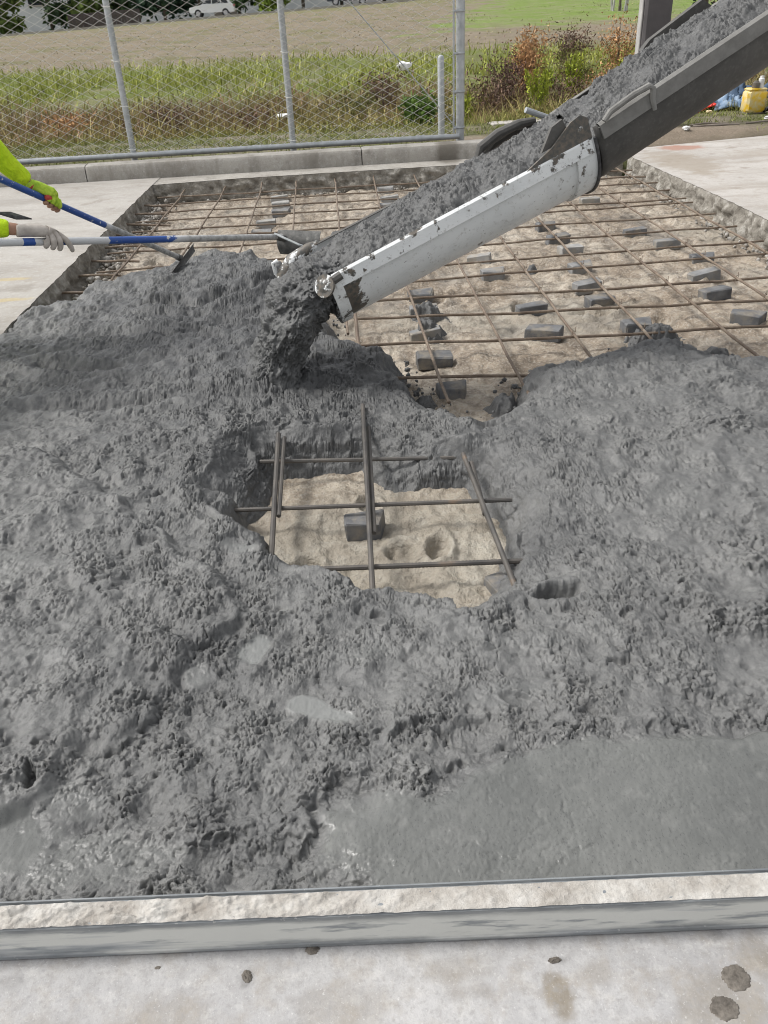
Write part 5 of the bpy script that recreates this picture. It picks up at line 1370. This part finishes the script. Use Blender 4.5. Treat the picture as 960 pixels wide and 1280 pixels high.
# odds and ends in the ditch
bd_ = MB().box((.06, 13.75, -.06), (1.05, .16, .06), rz=.03).build('plank', M['wood']); tag(bd_, 'grey weathered plank lying in the ditch weeds behind the mesh', 'plank')
def crumple(name, c, r, mat, label, cat, seed, sz=.6):
    import bmesh
    bm = bmesh.new(); bmesh.ops.create_icosphere(bm, subdivisions=2, radius=r); rr_ = random.Random(seed)
    for v in bm.verts: v.co *= rr_.uniform(.65, 1.25); v.co.z *= sz
    me = bpy.data.meshes.new(name); bm.to_mesh(me); bm.free(); o = link(name, me, mat); o.location = c
    return tag(o, label, cat)
crumple('litter', (1.55, 21.4, .28), .16, M['litter'], 'white scrap of litter high on the far bank behind the mesh', 'litter', 3)
crumple('litter', (-1.05, 17.4, -.22), .15, M['litter'], 'pale crushed litter low in the ditch by the middle fence post', 'litter', 4, .3)
MB().box((2.45, 12.6, .015), (.75, .32, .03), rz=.1, b=.008).build('sand_slab', M['slab_right']); tag(bpy.data.objects['sand_slab'], 'pale flat slab in the grass beyond the fence\'s end', 'slab')

# ------------------------------------------------------------------ trees, buildings and cars on the rise
def tree(name, x, y, zb_, hgt, cr, n, lw, ca_, cb_, label, seed, group=None, trunk=.18, base=.12):
    r = np.random.default_rng(seed); root = empty(name, (x, y, zb_), label, 'tree', group)
    tk = MB(); tk.tube([(x, y, zb_-.3), (x+.1, y, zb_+hgt*.3), (x, y+.1, zb_+hgt*.65), (x+.05, y, zb_+hgt*.9)], [trunk, trunk*.8, trunk*.45, trunk*.12], 8)
    ends = []
    for k in range(16):
        a_ = r.uniform(0, 6.28); h0 = r.uniform(base+.04, .8); L = cr*r.uniform(.6, 1.0)*(1-.55*max(0, h0-.35))
        p0 = Vector((x, y, zb_+hgt*h0)); p1_ = p0+Vector((L*math.cos(a_), L*math.sin(a_), L*.35))
        tk.tube([p0, p0.lerp(p1_, .5)+Vector((0, 0, L*.08)), p1_], [trunk*.35, trunk*.2, trunk*.05], 5); ends += [p1_, p0.lerp(p1_, .6), p0.lerp(p1_, .85)]
    tk.build('trunk', M['bark'], root)
    E_ = np.array([e[:] for e in ends]+[(x, y, zb_+hgt*.95), (x, y, zb_+hgt*.85)])
    idx = r.integers(0, len(E_), n); P = E_[idx]+r.normal(size=(n, 3))*np.array([cr*.20, cr*.20, hgt*.060])
    P[:, 2] = np.maximum(P[:, 2], zb_+hgt*base*.5)
    D = r.normal(size=(n, 3)); D /= np.linalg.norm(D, axis=1)[:, None]; D *= lw*1.6*r.uniform(.6, 1.4, (n, 1))
    cl = r.uniform(.65, 1.35, len(E_))[idx][:, None]
    leaf_mesh('crown', P, D, np.full(n, lw), np.clip(hues(n, ca_, cb_, .22, seed+3)*cl, .008, .5), M['leaf'], root, seed+4)
    return root
rz = lambda x: float(road_z(np.array([x]))[0])
DK = ((.022, .050, .024), (.055, .095, .040)); MG = ((.05, .085, .022), (.12, .165, .045)); BG = ((.028, .060, .040), (.055, .10, .065)); LG = ((.13, .20, .03), (.24, .32, .07))
TR = [(-45, 118, 8, 4.2, DK, 'dark tree at the far left end of the row before the pale building'), (-38.5, 116, 6, 2.2, MG, 'slim mid green tree second from the left in the far row'),
 (-34, 119, 9, 3.2, DK, 'dark green tree before the pale building\'s left half'), (-28.5, 116, 6.5, 2.0, MG, 'narrow green tree above the brown boards'),
 (-24.5, 120, 9, 3.0, DK, 'dark tree behind the brown boards, left of the white car'), (-20, 117.5, 9, 2.8, BG, 'blue green conifer left of the white car'),
 (-16, 119, 10, 3.0, BG, 'dense blue green conifer right behind the white car\'s hood'), (-11.2, 118.5, 10, 3.2, DK, 'dark tree behind the white car\'s tail'),
 (-7.2, 116, 4.5, 1.9, LG, 'bright yellow green bush like tree right of the white car'), (-3.5, 119, 10, 3.2, DK, 'dark tree behind the middle fence post'),
 (1.2, 120, 9, 3.0, DK, 'dark tree above the road left of the dark car'), (6.5, 121, 10, 3.4, DK, 'dark tree behind the dark car, last of the far row')]
for i, (tx, ty, th_, cr, (ca_, cb_), lab) in enumerate(TR):
    tree('tree', tx, ty, rz(tx), th_, cr, 3000, .34, ca_, cb_, lab, 300+i*11, 'trees in the far row behind the road', .22, .02)
tree('tree', 10.6, 27.5, .25, 6.5, 2.0, 4200, .12, (.020, .045, .018), (.06, .10, .035), 'dark leafy tree close behind the dark square post', 501, None, .12, .06)
for i, (tx, ty, th_, lab) in enumerate([(18, 130, 10, 'tree far back above the green lawn, nearest the road'), (34, 150, 11, 'tree far back above the green lawn, near the leaning stakes'), (52, 150, 12, 'tree at the far right behind the lawn')]):
    tree('tree', tx, ty, rz(tx)+.5, th_, 3.5, 1800, .4, *MG, lab, 520+i, None, .25, .1)
# road on the rise with its pale kerb
def ribbon(name, x0, x1, yc, wd, dz, mat, kind):
    n = 60; V = []; F = []
    for i in range(n+1):
        xx = x0+(x1-x0)*i/n
        for s_ in (-.5, .5): V.append((xx, yc+s_*wd, rz(xx)+dz))
    F = [(2*i, 2*i+2, 2*i+3, 2*i+1) for i in range(n)]
    o = MB().add(V, F).build(name, mat); tag(o, kind=kind); return o
rd = ribbon('road', -70, 70, 108.5, 7, .10, M['road'], 'structure')
n = 60; kb = MB()
for i in range(n):
    xx = -60+80*i/n; x2 = xx+80/n
    kb.add([(xx, 104.6, rz(xx)-.1), (x2, 104.6, rz(x2)-.1), (x2, 104.6, rz(x2)+.22), (xx, 104.6, rz(xx)+.22), (xx, 104.9, rz(xx)+.22), (x2, 104.9, rz(x2)+.22)], [(0, 1, 2, 3), (3, 2, 5, 4)])
kb.build('road_kerb', M['slab_far'], rd, smooth=False)
# long pale building behind the trees
bl = empty('warehouse', (-32, 150, rz(-32)), 'long pale clad building behind the far row of trees', 'building')
def facade(x0, x1, y, z0, z1, depth, name, mat, parent):
    return MB().box(((x0+x1)/2, y+depth/2, (z0+z1)/2), (x1-x0, depth, z1-z0)).build(name, mat, parent, smooth=False)
facade(-66, 2, 150, -1.5, 9.5, 18, 'wall', M['clad'], bl); facade(-66.6, 2.6, 149.4, 9.5, 10.1, 19.2, 'roof', M['greym'], bl)
for i in range(11):
    x0 = -63+i*5.8
    wd_ = facade(x0, x0+2.2, 149.93, 3.6, 5.4, .1, 'window', M['glass'], bl); facade(x0-.1, x0+2.3, 149.86, 3.4, 3.58, .16, 'sill', M['slab_far'], wd_)
for i in range(3):
    x0 = -56+i*19; dr = facade(x0, x0+3.5, 149.92, -.8, 2.9, .1, 'roller_door', M['greym'], bl)
bb = empty('board_fence', (-27, 113.6, rz(-27)), 'low dark brown board fence under the trees left of the white car', 'fence')
for i in range(26):
    xx = -30.3+i*.32; MB().box((xx, 113.6+.02*(i % 2), rz(xx)+.75), (.30, .05, 1.7)).build('board', M['brown'], bb, smooth=False)
# cars
def car(x, y, z, dirx, paint, label, suv=True):
    root = empty('car', (x, y, z), label, 'car')
    S = dirx
    # side outline (length along x, front at -2.3), lofted over the width
    low = [(-2.30, .42), (-2.33, .62), (-2.25, .86), (-1.55, 1.00), (-1.05, 1.06), (2.05, 1.12), (2.26, 1.02), (2.33, .70), (2.28, .40)]
    def loft(outline, widths, name, mat, parent, bottom):
        V = []; F = []; k = len(outline)
        for (wy, sc) in widths:
            for (a_, b_) in outline: V.append((x+S*a_*sc, y+wy, z+b_))
        for i in range(len(widths)-1):
            for j in range(k):
                q = (j+1) % k; F.append((i*k+j, i*k+q, (i+1)*k+q, (i+1)*k+j))
        F += [tuple(range(k))[::-1], tuple(range((len(widths)-1)*k, len(widths)*k))]
        o = MB().add(V, F).build(name, mat, parent, auto=30); return o
    body = loft(low, [(-.92, .96), (-.90, .985), (-.80, 1), (.80, 1), (.90, .985), (.92, .96)], 'body', paint, root, .4)
    cab = [(-1.10, 1.04), (-.35, 1.60), (.10, 1.68), (1.35, 1.66), (1.75, 1.55), (2.10, 1.10)]
    V = []; F = []; k = len(cab)
    for (wy, sh) in ((-.86, 0), (-.66, 1), (.66, 1), (.86, 0)):
        for (a_, b_) in cab: V.append((x+S*a_, y+(wy if b_ < 1.2 else (.86 if wy > 0 else -.86)*(.80 if True else 1)), z+(b_ if sh or b_ < 1.2 else b_)))
    roof = loft([(-1.05, 1.05), (-.40, 1.585), (.10, 1.67), (1.35, 1.65), (1.78, 1.53), (2.08, 1.08)], [(-.80, .97), (-.66, 1), (.66, 1), (.80, .97)], 'cabin', paint, root, 1)
    for s_ in (-1, 1):
        for (a0, a1_, t0, t1) in ((-.86, .02, -.36, .06), (.10, .95, .14, .95), (1.05, 1.78, 1.05, 1.55)):
            yy = y+s_*.815
            Vw = [(x+S*a0, yy, z+1.12), (x+S*a1_, yy, z+1.14), (x+S*t1, yy-s_*.02, z+1.54), (x+S*t0, yy-s_*.02, z+1.52)]
            Vw += [(a_, b_-s_*.03, c_) for (a_, b_, c_) in Vw]
            MB().add(Vw, [(0, 1, 2, 3), (7, 6, 5, 4), (0, 4, 5, 1), (1, 5, 6, 2), (2, 6, 7, 3), (3, 7, 4, 0)]).build('window', M['glass'], root, smooth=False)
        for wx in (-1.42, 1.42):
            tw = MB().tube([(x+S*wx, y+s_*.72, z+.35), (x+S*wx, y+s_*.94, z+.35)], .36, 20).build('wheel', M['tyre'], root)
            MB().tube([(x+S*wx, y+s_*.93, z+.35), (x+S*wx, y+s_*.955, z+.35)], [.23, .20], 16).build('rim', M['alloy'], tw)
        MB().box((x+S*-2.20, y+s_*.68, z+.78), (.16, .34, .14), b=.03).build('headlight', M['clear'], root)
        MB().box((x+S*2.24, y+s_*.72, z+.92), (.14, .26, .22), b=.03).build('tail_light', M['lamp'], root)
    Vw = [(x+S*-1.08, y-.70, z+1.08), (x+S*-1.08, y+.70, z+1.08), (x+S*-.45, y+.60, z+1.57), (x+S*-.45, y-.60, z+1.57)]; Vw = [(a_-S*.03, b_, c_+.012) for a_, b_, c_ in Vw]+[(a_+S*.01, b_, c_-.02) for a_, b_, c_ in Vw]
    MB().add(Vw, [(0, 1, 2, 3), (7, 6, 5, 4), (0, 4, 5, 1), (1, 5, 6, 2), (2, 6, 7, 3), (3, 7, 4, 0)]).build('windscreen', M['glass'], root, smooth=False)
    root.scale = (1.04, 1, 1.13)
    return root
car(-13.0, 107, rz(-13)+.10, 1, M['carwhite'], 'white estate type car parked side on along the far road')
car(1.9, 108, rz(1.9)+.10, 1, M['cardark'], 'dark blue car at the top edge on the far road')

# stake bundles on the lawn
def stakes(x, y, hgt, n_, label, seed):
    r = random.Random(seed); z = float(terrain(np.array([x]), np.array([y]))[0]); root = empty('stake_bundle', (x, y, z), label, 'stakes', None)
    for k in range(n_):
        a_ = 6.28*k/n_; MB().tube([(x+.45*math.cos(a_)+r.uniform(-.1, .1), y+.45*math.sin(a_), z-.1), (x+.75*math.cos(a_+.5), y+.7*math.sin(a_+.5), z+hgt)], .055, 6).build('stake', M['lit_side_and_stakes'], root)
    MB().tube([(x, y, z-.1), (x+.05, y, z+hgt)], .07, 6).build('sapling_trunk', M['bark'], root)
stakes(14.9, 50, 3.5, 5, 'leaning grey tree stakes nearest the dark post on the lawn', 1)
stakes(19.0, 78, 3.8, 4, 'grey tree stakes in the middle of the green lawn', 2)
stakes(19.6, 100, 3.8, 3, 'grey tree stakes farthest left on the lawn by the top edge', 3)
# dark square post behind the chute
po = empty('square_post', (3.82, 11.35, 0), 'thick dark square post with lit left side painted pale standing behind the chute', 'post')
MB().box((3.825, 11.35, 2.3), (.31, .30, 5.2), rz=-.12, b=.03).build('post_shaft', M['post'], po, smooth=False)
MB().box((3.662, 11.40, 2.3), (.022, .20, 5.2), rz=-.12, b=.006).build('lit_side_strip', M['lit_side_and_stakes'], po, smooth=False)  # pale strip paints in the light falling on the post's left side
MB().box((3.80, 11.35, .02), (.62, .56, .08), rz=-.12, b=.02).build('base_plate', M['slab_right'], po, smooth=False)

# things left on the grass at the right
bk = empty('bucket', (5.58, 12.2, .0), 'yellow and cream plastic tub with small cans on its lid, on the grass', 'bucket')
zt_ = float(terrain(np.array([5.58]), np.array([12.2]))[0])
def tub(name, c, dx, dy, h_, taper, mat, parent, b=.03): return MB().box(c, (dx, dy, h_), taper=taper, b=b).build(name, mat, parent)
tub('tub', (5.58, 12.2, zt_+.15), .27, .22, .27, 1, M['yellow'], bk); tub('tub_foot', (5.58, 12.2, zt_+.01), .25, .20, .05, 1, M['greym'], bk); tub('lid', (5.58, 12.2, zt_+.295), .25, .20, .03, 1, M['yellow'], bk, .02)
def can(x, y, z, r_, h_, mat, label):
    MBo = MB().tube([(x, y, z), (x, y, z+h_*.04), (x, y, z+h_*.78), (x, y, z+h_*.82), (x, y, z+h_)], [r_*.96, r_, r_, r_*.7, r_*.68], 14).build('can', mat); tag(MBo, label, 'can')
can(5.555, 12.16, zt_+.31, .048, .085, M['greym'], 'squat brown grey can on the yellow tub\'s lid'); can(5.63, 12.18, zt_+.31, .036, .14, M['litter'], 'taller white can on the yellow tub\'s lid')
def drape(name, pts, wd, th, mat, label, cat, seed):
    r = np.random.default_rng(seed); n = 60; k = 14; V = []
    P = [Vector(p) for p in pts]
    for i in range(n):
        t = i/(n-1)*(len(P)-1); a_ = min(int(t), len(P)-2); c = P[a_].lerp(P[a_+1], t-a_)
        for j in range(k):
            u = (j/(k-1)-.5); arch = math.cos(u*math.pi)
            nz_ = float(fbm(np.array([i*.13+seed]), np.array([j*.35]), seed, 3)[0])
            V.append((c.x+nz_*.04, c.y+u*wd+nz_*.03, c.z+th*arch*(.7+.7*nz_)))
    V = np.array(V); o = link(name, mesh_np(name, V, grid_faces(n, k), True), mat); sm_ = o.modifiers.new('s', 'SOLIDIFY'); sm_.thickness = .012
    return tag(o, label, cat)
drape('blue_sheet', [(5.22, 12.85, .02), (5.45, 12.9, .06), (5.62, 13.0, .03), (5.8, 13.0, .02)], .5, .13, M['blue'], 'pale blue crumpled cloth on the grass left of the yellow tub', 'cloth', 7)
drape('navy_sheet', [(5.55, 13.15, .06), (5.75, 13.2, .16), (5.9, 13.2, .14), (6.5, 13.3, .05)], .35, .14, M['navy'], 'dark blue cloth heaped behind the yellow tub', 'cloth', 17)
drape('red_bag', [(4.98, 12.75, .0), (5.12, 12.78, .06), (5.26, 12.8, .09)], .30, .12, M['redp'], 'bright red plastic bag on the grass just under the chute', 'bag', 27)
crumple('wrapper', (5.11, 12.5, .03), .05, M['cream'], 'small cream wrapper before the red bag', 'wrapper', 9, .5)
drape('black_bundle', [(5.72, 12.0, .02), (5.85, 12.0, .08), (6.2, 12.0, .05)], .35, .16, M['black'], 'black bundle of wrapped gear right of the yellow tub', 'bundle', 37)
for i, P_ in enumerate([[(4.30, 10.95, .06), (4.55, 10.86, .075), (4.85, 10.90, .06)], [(4.28, 11.02, .06), (4.5, 11.10, .07), (4.75, 11.0, .06)], [(4.95, 10.95, .06), (5.2, 11.0, .07), (5.42, 10.98, .06)]]):
    tag(MB().tube(P_, .011, 6).build('stick', M['wood']), ['dark bent stick nearest the right slab\'s back edge', 'curved stick lying just behind the nearest stick in the dirt', 'thin stick lying in the dirt below the yellow tub'][i], 'stick')
crumple('litter', (5.33, 11.2, .08), .04, M['litter'], 'small white scrap in the dirt below the yellow tub', 'litter', 14, .5)
crumple('litter', (4.15, 10.75, .07), .045, M['litter'], 'white scrap in the dirt left of the sticks', 'litter', 15, .6)
